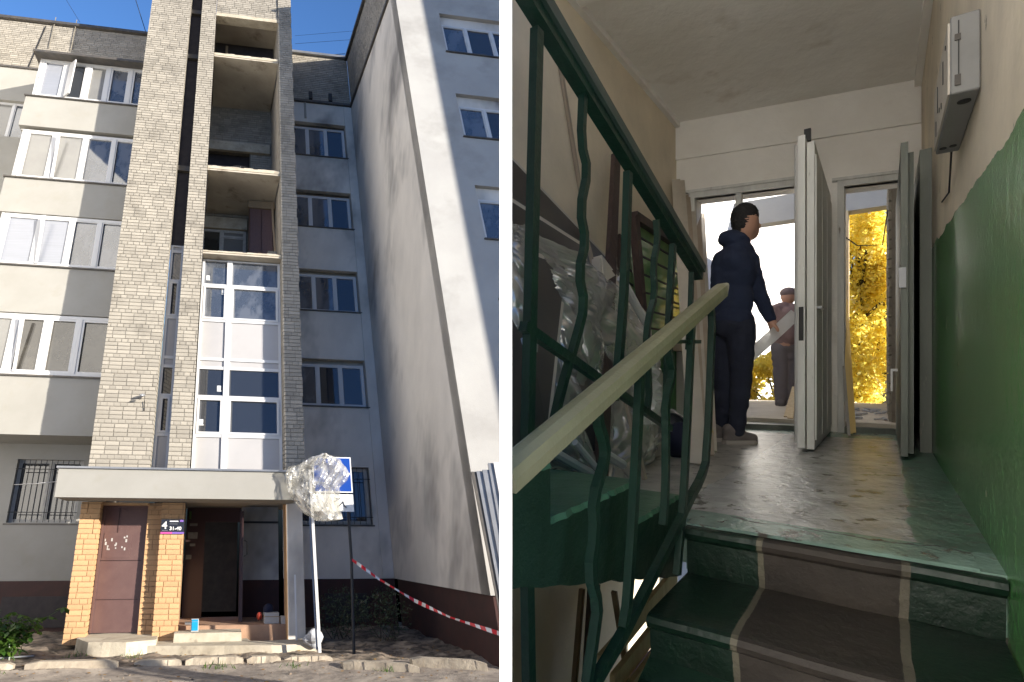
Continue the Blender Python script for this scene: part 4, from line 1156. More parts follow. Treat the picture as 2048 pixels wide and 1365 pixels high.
# walls, ceiling
struct(MB().rbox(2.2, 5.14, -1.80, -1.64, -2.4, CE).build('wall_left', 'wall_paint_left', clip=True))
mb = MB().rbox(0.9, 5.75, 0.264, 0.42, -0.80, CE)
mb.rbox(0.9, 4.45, 0.264, 0.42, -2.4, -0.80).rbox(5.2, 5.75, 0.264, 0.42, -2.4, -0.80).rbox(4.45, 5.2, 0.264, 0.42, -2.4, -2.2)      # window under the landing
struct(mb.build('wall_right', 'wall_paint'))
struct(MB().rbox(2.25, 5.75, -1.80, 0.42, CE, CE + 0.12).build('ceiling', 'ceiling_white', clip=True))
MB().rbox(2.2, 5.2, -1.64, -1.60, CE - 0.05, CE).build('cove', 'ceiling_white', bpy.data.objects['ceiling'], clip=True)
MB().rbox(0.95, 5.5, 0.215, 0.263, CE - 0.06, CE).build('cove', 'ceiling_white', bpy.data.objects['ceiling'])
MB().rbox(2.62, 3.05, -1.635, 0.262, CE - 0.045, CE - 0.001).build('beam', 'ceiling_white', bpy.data.objects['ceiling'], clip=True)
struct(MB().rbox(-0.2, 3.0, -1.9, 0.3, -2.5, -2.4).build('lower_floor', 'concrete', clip=True))
wb = MB()
D1 = (-1.47, -0.64, 1.66); D2 = (-0.27, 0.115, 1.60)
kbox(wb, -1.64, D1[0], FL - 0.1, CE, 0, 0.22); kbox(wb, D1[0], D1[1], D1[2], CE, 0, 0.22); kbox(wb, D1[1], D2[0], FL - .1, CE, 0, 0.22)
kbox(wb, D2[0], D2[1], D2[2], CE, 0, 0.22); kbox(wb, D2[1], 0.264, FL - .1, CE, 0, 0.22)
struct(wb.build('wall_back', 'ceiling_white'))
WBK = bpy.data.objects['wall_back']
kbox(MB(), -1.64, 0.26, 2.05, CE - 0.001, -0.025, -0.002).build('beam', 'ceiling_white', WBK)
# door frames
def frame(name, b0, b1, zt, m, post=None):
    f = MB()
    kbox(f, b0 - 0.05, b0, FL, zt + 0.05, -0.03, 0.06); kbox(f, b1, b1 + 0.05, FL, zt + 0.05, -0.03, 0.06); kbox(f, b0, b1, zt, zt + 0.05, -0.03, 0.06)
    kbox(f, b0 - 0.09, b1 + 0.09, zt + 0.05, zt + 0.075, -0.045, -0.002)
    o = f.build(name, m, WBK)
    kbox(MB(), b0, b1, FL, FL + 0.045, -0.02, 0.2).build('threshold', 'door_grey', o)
    if post: kbox(MB(), post[0], post[1], FL + .045, zt, -0.02, 0.06).build('post', m, o)
    return o
fr1 = frame('door_frame', *D1, 'door_white', (-1.12, -1.07))
kbox(MB(), D1[0], -1.12, FL + .045, 0.1, 0.0, 0.04).build('side_panel', 'door_white', fr1)
fr2 = frame('door_frame', *D2, 'door_white')
# added unseen wall and floor behind the viewer that bounce sun into the stairwell
struct(MB().hexa([(-2.3, 0.15, -1.4), (-0.9, -6.0, -1.4), (-1.1, -6.1, -1.4), (-2.5, 0.05, -1.4), (-2.3, 0.15, 7.0), (-0.9, -6.0, 7.0), (-1.1, -6.1, 7.0), (-2.5, 0.05, 7.0)]).build('wall_rear', 'rear_plaster'))
struct(MB().hexa([(-3.0, 0.2, -1.6), (-3.0, -8.0, -1.6), (6.0, -8.0, -1.6), (1.1, 0.3, -1.6), (-3.0, 0.2, -1.45), (-3.0, -8.0, -1.45), (6.0, -8.0, -1.45), (1.1, 0.3, -1.45)]).build('half_landing', 'rear_plaster'))
# added thin wall standing in for the white gap between the two views
struct(MB().hexa([(-0.0188, 0.8, -2.4), (0, 0.8, -2.4), (0, 2.86, -2.4), (-0.0188, 2.86, -2.4), (-0.0188, 0.8, CE), (0, 0.8, CE), (0, 2.86, CE), (-0.0188, 2.86, CE)]).build('partition_wall', 'white_wall'))

# ================================================================== the loggia outside and beyond
mat('loggia_concrete', (0.55, 0.50, 0.42, 1), 0.85, (0.45, 0.40, 0.33, 1), 3, bump=0.3, bscale=12)
lf = struct(MB().rbox(5.50, 8.95, -1.9, 0.3, -0.62, -0.45).build('loggia_floor', 'loggia_concrete'))
lc = struct(MB().rbox(8.70, 8.95, -1.9, 0.3, 2.24, 2.62).build('loggia_beam', 'plaster_white'))
ls = struct(MB().rbox(5.7, 8.95, 0.065, 0.3, -0.45, 2.16).build('loggia_side_wall', 'mortar'))
mass = MB(); k = 0
for i in range(31):
    z = -0.45 + i * 0.085
    a = 5.72 - (0.12 if i % 2 else 0)
    while a < 8.94:
        x0, x1 = max(a, 5.71), min(a + 0.24, 8.94)
        if x1 - x0 > 0.03:
            m_ = MB().rbox(x0 + .005, x1 - .005, 0.045 + random.uniform(-.004, .004), 0.07, z + .006, z + .079)
            if k < 290: m_.build('brick', 'cream_brick', ls)
            else: mass.v, mass.f, mass.r = mass.v + m_.v, mass.f + [tuple(q + len(mass.v) for q in ff) for ff in m_.f], mass.r + m_.r
            k += 1
        a += 0.24
if mass.f: mass.build('brickwork', 'cream_brick_mass', ls)['kind'] = 'stuff'
pil = MB().rbox(8.68, 8.93, -0.72, -0.42, -0.45, 2.24).build('loggia_pillar', 'cream_brick', origin=R(8.8, -0.57, -0.45))
tag(pil, 'pale brick pillar of the loggia seen through the narrow doorway', 'pillar')
MB().rbox(8.66, 8.95, -0.42, -0.39, -0.45, 2.24).build('jamb', 'plank', pil)
struct(MB().rbox(5.45, 8.95, -2.0, -1.9, -0.45, 2.62).build('loggia_left_wall', 'rear_plaster'))
mb = MB().face([(2, 9.6, -9), (600, 9.6, -9), (600, 900, -9), (2, 900, -9)]) or None
mb = MB(); mb.face([(3, 12, -9), (900, 12, -9), (900, 1200, -9), (3, 1200, -9)])
struct(mb.build('ground', 'dirt'))
gb = empty('far_block', (24, 46, -9)); tag(gb, 'windowless white gable of a far block bleached by the sun beyond the trees', 'building')  # added bright wall standing in for the glare beyond the doorway
_n = Vector((0.67, 0.74, 0)) * 23; _c = Vector((24.5, 45, 0)); _d = Vector((0.74, -0.67, 0))
MB().hexa([_c - _n + UPV0 * -9, _c + _n + UPV0 * -9, _c + _n - _d * 8 + UPV0 * -9, _c - _n - _d * 8 + UPV0 * -9, _c - _n + UPV0 * 40, _c + _n + UPV0 * 40, _c + _n - _d * 8 + UPV0 * 40, _c - _n - _d * 8 + UPV0 * 40]).build('wall', 'rear_plaster', gb)
# autumn trees beyond
def tree(a, b, zc, rad, n, label, leaf='leaf_yellow', size=0.06, seed=0):
    random.seed(seed)
    t = empty('autumn_tree', R(a, b, -9)); tag(t, label, 'tree', 'trees beyond the loggia')
    c = R(a, b, zc)
    tr = MB().tube([R(a, b, -9), R(a + .1, b, -4), R(a, b, zc - rad[2] * .5), R(a, b, zc + rad[2] * .5)], [0.14, 0.11, 0.07, 0.02], 8)
    mb = MB()
    for k in range(26):
        d = Vector((random.gauss(0, 1), random.gauss(0, 1), random.gauss(0, 1))).normalized() * random.uniform(0.45, 1.0)
        q = c + Vector((d.x * rad[0], d.y * rad[1], d.z * rad[2]))
        tr.tube([R(a, b, zc + d.z * rad[2] * .4 - .3), q], [0.03, 0.008], 5)
        s = random.uniform(0.22, 0.42)
        leafy(mb, q, (s * rad[0], s * rad[1], s * rad[2] * 0.7), n // 26, size, ax=(Vector((1, 0, 0)), Vector((0, 1, 0)), Vector((0, 0, 1))))
    tr.build('trunk', 'bark', t); mb.build('crown', leaf, t)
tree(9.95, -0.30, 0.9, (0.75, 0.6, 2.2), 16000, 'tall yellow birch seen through the narrow right doorway', size=0.045, seed=1)
tree(10.3, 0.0, 0.2, (0.7, 0.6, 2.1), 12000, 'yellow birch right behind the tallest one', size=0.05, seed=2)
tree(9.95, -1.45, -0.62, (0.8, 0.6, 1.25), 13000, 'low yellow tree below the bending man by the wide doorway', size=0.05, seed=3)
tree(9.9, -2.3, -0.55, (0.8, 0.6, 1.2), 12000, 'low golden tree at the left of the wide doorway', size=0.05, seed=4)
tree(10.2, -1.0, -0.95, (0.7, 0.6, 1.3), 10000, 'green low tree right of the bending man', 'leaf_green', size=0.05, seed=5)
random.seed(21)

# ================================================================== doors and things on the walls
dl = empty('door_leaf', R(5.2, -0.45, FL)); tag(dl, 'old white double door leaf swung open beside the wide doorway', 'door')
MB().rbox(3.89, 5.22, -0.455, -0.412, FL + 0.03, 1.54).build('panel', 'door_white', dl)
MB().rbox(3.93, 5.24, -0.406, -0.362, FL + 0.02, 1.50).build('panel', 'door_white', dl)
for (a0, a1) in ((3.95, 4.33), (4.36, 4.74), (4.77, 5.2)):
    MB().rbox(a0, a1, -0.36, -0.352, FL + .08, 1.42).build('board', 'door_white', dl)
MB().rbox(3.885, 3.89, -0.448, -0.42, 0.2, 0.42).build('lock_plate', 'iron_black', dl)
for zz in (-0.2, 0.55, 1.25): MB().tube([R(5.2, -0.37, zz), R(5.2, -0.37, zz + .1)], 0.016, 8).build('hinge', 'tin_dark', dl)
MB().tube([R(3.98, -0.40, 0.42), R(3.98, -0.33, 0.42), R(4.09, -0.33, 0.42)], 0.010, 8).build('handle', 'tin_grey', dl)
MB().rbox(4.0, 4.03, -0.43, -0.39, 1.54, 1.62).build('bolt', 'iron_black', dl)
MB().bar(R(3.88, -0.463, FL + .06), R(3.88, -0.463, 1.48), 0.014, 0.012).build('edge_strip', 'pvc_white', dl)
d2 = empty('door_leaf', R(5.4, 0.1, FL)); tag(d2, 'narrow grey door leaf opened flat along the green wall', 'door')
MB().rbox(3.92, 5.42, 0.09, 0.125, FL + 0.02, 1.37).build('panel', 'door_grey', d2)
MB().rbox(4.0, 5.4, 0.128, 0.155, FL + 0.03, 1.33).build('panel', 'door_grey', d2)
MB().rbox(3.905, 3.92, 0.08, 0.115, 0.5, 0.62).build('hasp', 'tin_grey', d2)
MB().rbox(3.90, 3.93, 0.04, 0.075, 0.0, 0.015).rbox(3.90, 3.912, 0.04, 0.05, -0.12, 0.0).build('latch', 'pvc_white', d2)
jb = MB().rbox(4.35, 5.3, 0.20, 0.262, FL, 1.45).build('wall_panel', 'door_grey', origin=R(4.8, 0.24, FL)); tag(jb, 'grey boxed panel between the narrow door leaf and the green wall', 'panel')
bx = MB().rbox(2.28, 2.88, 0.186, 0.262, 0.925, 1.185).build('meter_box', 'box_grey', origin=R(2.58, 0.25, 0.92), bevel=0.004)
tag(bx, 'grey metal box with round knockouts fixed high on the right wall', 'metal box')
MB().rbox(2.30, 2.86, 0.180, 0.186, 0.935, 1.175).build('lid', 'profile_pale', bx)
for (a, b, r) in ((2.36, 0.228, 0.019), (2.80, 0.236, 0.012), (2.81, 0.205, 0.012)):
    MB().tube([R(a, b, 0.926), R(a, b, 0.922)], r, 16).build('knockout', 'iron_black', bx)
MB().rbox(2.276, 2.279, 0.205, 0.208, 0.95, 1.165).build('seam', 'iron_black', bx)
MB().rbox(2.274, 2.279, 0.196, 0.212, 1.10, 1.12).rbox(2.274, 2.279, 0.196, 0.212, 0.95, 0.985).build('hinge', 'tin_dark', bx)
for (a, z, l) in ((2.36, 1.12, .012), (2.45, 1.04, .08), (2.52, 0.98, .02), (2.6, 1.0, .015), (2.68, 1.03, .1), (2.75, .96, .06)):
    MB().rbox(a, a + .012, 0.1775, 0.180, z, z + l).build('slot', 'iron_black', bx)
wv = MB().tube([R(2.9, 0.24, 0.95), R(3.2, 0.255, 0.84), R(3.6, 0.258, 0.90)], 0.004, 5).build('hanging_wire', 'wire', origin=R(3.2, 0.25, 0.84)); tag(wv, 'thin black wire hanging from the metal box', 'wire')
wv = MB().tube([R(6.0, -0.35, 1.35), R(6.1, -0.2, 1.22), R(6.1, 0.0, 1.2), R(6.0, 0.04, 1.5)], 0.006, 5).build('hanging_wire', 'wire', origin=R(6, -0.2, 1.2)); tag(wv, 'loose wire looping across the narrow doorway outside', 'wire')
for i, (q, w_) in enumerate((([(5.095,-0.210,-0.510)] + [(5.900,-0.315,0.872)], 0.03), ([(5.192,-0.193,-0.510)] + [(6.000,-0.288,0.690)], 0.03), ([(4.928,-0.216,-0.510)] + [(5.700,-0.320,0.475)], 0.02))):
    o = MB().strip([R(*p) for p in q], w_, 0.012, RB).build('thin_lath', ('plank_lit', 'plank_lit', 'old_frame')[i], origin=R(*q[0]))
    tag(o, ['yellow sunlit lath leaning in the narrow doorway', 'second yellow lath behind the first in the narrow doorway', 'pale lath leaning nearest the white door leaf'][i], 'lath')
for i, (q, w_) in enumerate((([(5.742,-0.771,-0.450)] + [(7.200,-0.880,-0.195)], 0.04), ([(5.582,-0.716,-0.450)] + [(7.100,-0.847,-0.222)], 0.05))):
    o = MB().strip([R(*p) for p in q], w_, 0.02, RB).build('wood_offcut', 'plank', origin=R(*q[0])); tag(o, ['left wooden offcut leaning outside behind the white door', 'right wooden offcut leaning outside behind the white door'][i], 'wood')
mb = MB()
for _ in range(26):
    a = random.uniform(5.75, 7.4); b = random.uniform(-0.35, 0.03)
    mb.bar(R(a, b, -0.44), R(a + random.gauss(0, .12), b + random.gauss(0, .06), -0.435), random.uniform(.01, .05), 0.012)
tag(mb.build('debris', 'sack_white', origin=R(6.4, -0.1, -0.45)), 'white scraps of trim strewn on the loggia floor', 'debris', kind='stuff')

# ================================================================== railings
ra = empty('stair_railing', R(1.6, -0.62, FL)); tag(ra, 'dark green railing of the upper flight with zigzag bars, farther from the steps', 'railing')
HA = [(0.917,-0.620,0.831),(2.220,-0.620,0.420)]
MB().strip([R(*p) for p in HA], 0.055, 0.030, RB).build('handrail', 'rail_plastic', ra, clip=True)
MB().strip([R(p[0], p[1], p[2] - 0.030) for p in HA], 0.034, 0.028, RB).build('rail_bar', 'rail_green', ra, clip=True)
def soften(pts, k=1):
    pts = [Vector(p) for p in pts]
    for _ in range(k):
        out = [pts[0]]
        for i in range(len(pts) - 1):
            out += [pts[i].lerp(pts[i + 1], .25), pts[i].lerp(pts[i + 1], .75)]
        pts = out + [pts[-1]]
    return pts
def bars(root, b, lists, wid, thk):
    for q in lists:
        MB().strip([R(*p) for p in soften(q)], wid, thk, RB).build('baluster', 'rail_green', root, clip=True)
bars(ra, -0.62, ([(0.974,-0.620,0.750),(0.946,-0.620,0.111),(0.930,-0.620,-0.274),(0.942,-0.620,-0.684)], [(1.478,-0.620,0.593),(1.456,-0.620,0.270),(1.413,-0.620,0.033),(1.379,-0.620,-0.081)], [(1.890,-0.620,0.458),(1.846,-0.620,0.219),(1.825,-0.620,-0.030),(1.815,-0.620,-0.188)]), 0.02, 0.026)
bars(ra, -0.62, ([(1.191,-0.620,0.701),(1.180,-0.620,0.576),(1.218,-0.620,0.517),(1.174,-0.620,0.405),(1.207,-0.620,0.334),(1.166,-0.620,0.247),(1.201,-0.620,0.170),(1.153,-0.620,0.078),(1.079,-0.620,-0.044),(1.029,-0.620,-0.156)], [(1.715,-0.620,0.508),(1.734,-0.620,0.444),(1.687,-0.620,0.352),(1.706,-0.620,0.255),(1.642,-0.620,0.167),(1.624,-0.620,0.085),(1.655,-0.620,-0.060),(1.633,-0.620,-0.132)],
           [(2.115,-0.620,0.393),(2.102,-0.620,0.243),(2.069,-0.620,0.084)]), 0.018, 0.018)
MB().strip([R(*p) for p in [(0.919,-0.620,0.096),(1.857,-0.620,-0.205)]], 0.02, 0.022, RB).build('bottom_rail', 'rail_green', ra, clip=True)
rb = empty('stair_railing', R(1.6, -0.52, FL)); tag(rb, 'green railing of the lower flight under a broad cream wooden handrail', 'railing')
HB = [Vector(p) for p in [(0.737,-0.520,-0.169),(2.246,-0.520,0.348)]]
HB[0] = HB[0] - (HB[1] - HB[0]) * 0.02
mb = MB()
dirb = (HB[1] - HB[0]).normalized()
n = 18; sec = [(-0.024, -0.025), (0.024, -0.025), (0.028, 0.0), (0.025, 0.018), (0.010, 0.026), (-0.010, 0.026), (-0.025, 0.018), (-0.028, 0.0)]
rings = []
for i in range(n + 1):
    t = i / n; c = HB[0].lerp(HB[1], t)
    sc_ = 1.0 if t < 0.95 else (0.80 if t < 0.99 else 0.45)
    w = R(*c); d = (R(*HB[1]) - R(*HB[0])).normalized(); up = RB.cross(d).normalized(); up = up if up.z > 0 else -up
    rings.append([w + RB * (x * sc_) + up * (y * sc_) for x, y in sec])
for i in range(n):
    for j in range(8): mb.face([rings[i][j], rings[i][(j + 1) % 8], rings[i + 1][(j + 1) % 8], rings[i + 1][j]])
mb.face(rings[0][::-1]); mb.face(rings[-1])
mb.build('handrail', 'handrail_cream', rb, clip=True)
bars(rb, -0.52, ([(1.323,-0.520,0.011),(1.279,-0.520,-0.329),(1.240,-0.520,-0.571),(1.212,-0.520,-0.629)], [(1.780,-0.520,0.172),(1.714,-0.520,-0.262),(1.683,-0.520,-0.426),(1.623,-0.520,-0.630)]), 0.02, 0.026)
bars(rb, -0.52, ([(1.081,-0.520,-0.070),(1.063,-0.520,-0.102),(1.109,-0.520,-0.172),(1.104,-0.520,-0.208),(1.046,-0.520,-0.278),(1.056,-0.520,-0.354),(1.026,-0.520,-0.436),(1.071,-0.520,-0.521),(1.053,-0.520,-0.577),(1.017,-0.520,-0.670)],
           [(1.540,-0.520,0.079),(1.558,-0.520,0.034),(1.585,-0.520,-0.003),(1.513,-0.520,-0.095),(1.522,-0.520,-0.157),(1.518,-0.520,-0.355),(1.496,-0.520,-0.445)]), 0.02, 0.02)
MB().strip([R(*p) for p in soften([(1.899,-0.520,0.231),(1.977,-0.520,0.250),(2.025,-0.520,0.225),(2.032,-0.520,0.155),(1.963,-0.520,-0.312),(1.892,-0.520,-0.373),(1.747,-0.520,-0.423),(1.604,-0.520,-0.491),(1.341,-0.520,-0.594),(1.194,-0.520,-0.649),(1.031,-0.520,-0.693)])], 0.022, 0.028, RB).build('end_loop', 'rail_green', rb, clip=True)
MB().strip([R(*p) for p in [(1.606,-0.530,0.091),(1.873,-0.530,0.103)]], 0.03, 0.012, RB).build('bracket', 'rail_green', rb)

# ================================================================== leaning stuff by the left wall
LP = ['leftmost pale long trim in the corner bundle by the wide doorway', 'second pale long trim in the corner bundle', 'third long trim in the corner bundle, tan', 'fourth pale long trim in the corner bundle', 'fifth long trim in the corner bundle, tan', 'rightmost long trim of the corner bundle next to the doorway']
tops = [(4.965,-1.600,1.807),(5.100,-1.600,1.837),(5.258,-1.600,1.844),(5.425,-1.600,1.882),(5.618,-1.600,1.843),(5.804,-1.600,1.689)]
bots = [(3.033,-0.864,-0.530),(3.130,-0.868,-0.530),(3.189,-0.873,-0.530),(3.326,-0.899,-0.530),(3.399,-0.894,-0.530),(3.557,-0.917,-0.530)]
for i in range(6):
    o = MB().strip([R(*bots[i]), R(*tops[i])], 0.075, 0.03, RB + RA * .3).build('long_trim', ('profile_pale', 'profile_pale', 'profile_tan', 'profile_pale', 'profile_tan', 'profile_pale')[i], origin=R(*bots[i]))
    tag(o, LP[i], 'trim', 'long trims in the corner')
o = MB().strip([R(*p) for p in ([(2.059,-0.991,-0.530)] + [(3.480,-1.550,1.534)])], 0.10, 0.03, RA).build('old_plank', 'old_wood', origin=R(*[(2.059,-0.991,-0.530)][0])); tag(o, 'dark brown plank leaning on the wall behind the plastic wrap', 'plank')
o = MB().strip([R(*p) for p in ([(2.470,-0.948,-0.530)] + [(2.772,-1.450,0.895)])], 0.03, 0.016, RA).build('grey_lath', 'profile_tan', origin=R(*[(2.470,-0.948,-0.530)][0])); tag(o, 'thin grey lath slanting across the plastic wrapped panels', 'lath')
o = MB().strip([R(*p) for p in [(2.816,-1.625,1.890),(3.099,-1.625,1.150)]], 0.03, 0.02, RA).build('cable_duct', 'profile_tan', origin=R(*[(3.099,-1.625,1.150)][0])); tag(o, 'narrow grey duct on the cream left wall', 'duct')
# old window frames with bars
of = empty('old_window_frame', R(*[(2.931,-1.007,-0.530)][0])); tag(of, 'old brown window frame with bars and green glass leaning by the wall', 'window frame')
fp = [(3.492,-1.420,1.088),(5.117,-1.420,1.062),(5.117,-1.420,0.205),(3.700,-1.420,0.194)]
q = [R(*p) for p in fp]
MB().bar(q[0], q[3], 0.07, 0.05, up=RB).build('stile', 'old_wood', of)
MB().bar(q[0], q[1], 0.06, 0.05, up=RB).build('top_rail', 'old_wood', of)
MB().bar(q[3], q[2], 0.06, 0.05, up=RB).build('bottom_rail', 'profile_tan', of)
g = MB(); g.face([x - RB * 0.05 for x in q]); g.build('pane', 'glass_green', of)
for k in range(1, 7):
    t = k / 7
    MB().bar(q[0].lerp(q[3], t), q[1].lerp(q[2], t), 0.012, 0.012).build('bar', 'iron_black', of)
of2 = empty('old_window_frame', R(*[(2.414,-1.028,-0.530)][0])); tag(of2, 'smaller old frame with pale glass tucked behind the brown one', 'window frame')
q = [R(*p) for p in [(3.464,-1.520,0.964),(3.807,-1.520,0.923),(3.857,-1.520,0.318),(3.525,-1.520,0.369)]]
g = MB(); g.face(q); g.build('pane', 'glass_green', of2)
for k in range(0, 7): MB().bar(q[0].lerp(q[3], k / 6), q[1].lerp(q[2], k / 6), 0.014, 0.014).build('bar', 'iron_black', of2)
for x, y in ((0, 3), (1, 2)): MB().bar(q[x], q[y], 0.03, 0.03).build('stile', 'old_wood', of2)
# wrapped glazing panels
def panel(name, corners, label, m='panel_dark'):
    q = [R(*p) for p in corners]
    nrm = (q[1] - q[0]).cross(q[3] - q[0]).normalized() * 0.03
    root = empty(name, (q[2] + q[3]) / 2); tag(root, label, 'panel', 'wrapped glazing panels')
    MB().hexa([q[3] - nrm, q[2] - nrm, q[2] + nrm * .3, q[3] + nrm * .3, q[0] - nrm, q[1] - nrm, q[1] + nrm * .3, q[0] + nrm * .3]).build('pane', m, root, clip=True)
    for i, j in ((0, 1), (1, 2), (2, 3), (3, 0)):
        MB().bar(q[i], q[j], 0.05, 0.05, up=nrm).build('frame_bar', 'panel_frame', root, clip=True)
panel('glazing_panel', [(2.026,-1.500,1.039),(3.352,-1.500,0.679)] + [(2.906,-1.200,-0.473),(1.653,-1.200,-0.422)], 'rearmost film wrapped glazing panel, its dark top edge sloping along the wall')
panel('glazing_panel', [(1.800,-1.320,0.719),(2.500,-1.320,0.649)] + [(2.233,-1.100,-0.368),(1.515,-1.100,-0.369)], 'middle dark glazing panel under the plastic film')
panel('glazing_panel', [(1.681,-1.220,0.481),(2.114,-1.220,0.470)] + [(1.591,-1.000,-0.209),(1.378,-1.000,-0.255)], 'foremost dark glazing panel at the left under the film', 'panel_dark')
panel('glazing_panel', [(2.670,-1.300,0.622),(3.387,-1.300,0.345)] + [(3.300,-1.150,-0.502),(2.538,-1.150,-0.487)], 'right-hand film wrapped panel near the floor bags', 'panel_frame')
def abz(l): return [(p[0], p[2], p[1]) for p in l]
rw = [(1.488,-1.080,0.530),(1.872,-1.080,0.621),(1.488,-1.080,0.399),(2.271,-1.080,0.538),(1.488,-1.080,0.268),(2.656,-1.080,0.420),(1.488,-1.080,0.145),(2.955,-1.080,0.269),(1.488,-1.080,0.023),(3.107,-1.080,0.054),(1.488,-1.080,-0.100),(3.216,-1.080,-0.176),(1.549,-1.080,-0.228),(3.161,-1.080,-0.388),(1.755,-1.080,-0.356),(2.814,-1.080,-0.506),(1.913,-1.080,-0.441),(2.602,-1.080,-0.555)]
rows = [(abz([rw[2 * i]])[0], abz([rw[2 * i + 1]])[0]) for i in range(len(rw) // 2)]
mb = film_patch('plastic_wrap', rows, lambda q, t: 0.06 * math.sin(q * 9) * t - 0.05 + 0.12 * t, 110, 110, '', to=lambda a, z, b: R(a, b, z), amp=0.065, fq=3.4, seed=3, hf=0.18)
o = mb.build('plastic_wrap', 'film_wrap', origin=R(2.4, -1.05, FL), clip=True, smooth=True); tag(o, 'crumpled shiny plastic wrap draped over the glazing panels by the left wall', 'plastic wrap')
rw = [(2.516,-0.950,0.107),(2.585,-0.950,0.109),(2.475,-0.950,-0.005),(2.703,-0.950,-0.005),(2.449,-0.950,-0.138),(2.797,-0.950,-0.154),(2.489,-0.950,-0.263),(2.749,-0.950,-0.285)]
rows = [(abz([rw[2 * i]])[0], abz([rw[2 * i + 1]])[0]) for i in range(4)]
mb = film_patch('plastic_wrap', rows, lambda q, t: 0.0, 24, 14, '', to=lambda a, z, b: R(a, b, z), amp=0.04, fq=9, seed=8)
o = mb.build('plastic_bag', 'film_scrap', origin=R(2.8, -1.0, FL)); tag(o, 'pale plastic bag hanging between the railing bars', 'plastic bag')
for i, (q, w_) in enumerate((([(2.348,-1.020,0.446),(2.672,-1.020,0.251)], 0.035), ([(1.513,-0.900,-0.271),(1.793,-0.900,-0.387)], 0.03), ([(1.630,-0.880,-0.249),(1.851,-0.880,-0.398)], 0.02), ([(1.958,-0.920,-0.335),(2.134,-0.920,-0.405)], 0.035))):
    o = MB().tube([R(*p) for p in q], w_ * .6, 8).build('film_roll', 'pvc_white', origin=R(*q[-1])); tag(o, ['white film roll sticking out of the plastic wrap', 'white plastic strip lying on the green step', 'second white strip crossing the first on the green step', 'short white roll at the foot of the wrapped panels'][i], 'film roll')
# bags on the floor
def sack(name, c, r, sc, m, label, cat, sd=0, am=0.35):
    mb = MB().ball(c, r, 20, 14, sc)
    for i, v in enumerate(mb.v): mb.v[i] = v + (v - c) * am * noise.noise(v * 6 + Vector((sd, 0, 0))) + (v - c) * .2 * noise.noise(v * 17)
    o = mb.build(name, m, origin=c - Vector((0, 0, r * sc[2])), smooth=True); tag(o, label, cat); return o
p = R(*[(3.384,-1.163,-0.530)][0]); sack('black_bag', p + Vector((0, 0, 0.14)), 0.17, (1.0, 0.9, 0.85), 'bag_black', 'black bag slumped on the floor behind the railing', 'bag', 1)
p = R(*[(3.255,-0.999,-0.530)][0]); sack('black_bag', p + Vector((0, 0, 0.10)), 0.12, (0.8, 0.8, 0.95), 'cloth_navy', 'small navy bag beside the yellow bag', 'bag', 2)
p = R(*[(3.516,-0.976,-0.530)][0]); yb = sack('yellow_bag', p + Vector((0, 0, 0.09)), 0.105, (0.75, 0.8, 0.95), 'bag_yellow', 'yellow plastic bag with handles behind the end of the railing', 'bag', 3)
for s in (-1, 1): MB().tube([p + Vector((s * .03, 0, .15)), p + Vector((s * .04, 0, .25)), p + Vector((s * .0 - .02, 0, .3)), p + Vector((-.06, 0, .24)), p + Vector((-.06, .01, .14))], 0.012, 6).build('handle', 'bag_yellow', yb)
# lower level: boards under the flight
LB = [([(2.867,-1.500,-1.329),(2.765,-1.500,-1.881)], 0.03, 'wood_raw', 'thin brown board edge leaning below the upper flight'), ([(2.929,-1.450,-1.320),(2.849,-1.450,-1.904)], 0.12, 'old_wood', 'wide dark board leaning below the upper flight'),
      ([(2.668,-1.200,-1.206),(2.876,-1.200,-1.831)], 0.018, 'wood_raw', 'thin rusty rod standing below the upper flight'), ([(3.547,-1.150,-1.380),(2.390,-1.150,-1.462)], 0.10, 'plank', 'upper pale plank slanting below the upper flight'),
      ([(3.413,-1.100,-1.506),(2.428,-1.100,-1.563)], 0.10, 'plank', 'middle pale plank slanting below the upper flight'), ([(3.056,-1.050,-1.616),(2.497,-1.050,-1.630)], 0.10, 'plank', 'lowest pale plank slanting below the upper flight')]
for (q, w_, m_, lab) in LB:
    o = MB().strip([R(*p) for p in q], 0.03, w_, RB).build('board', m_, origin=R(*q[-1]), clip=True); tag(o, lab, 'board')

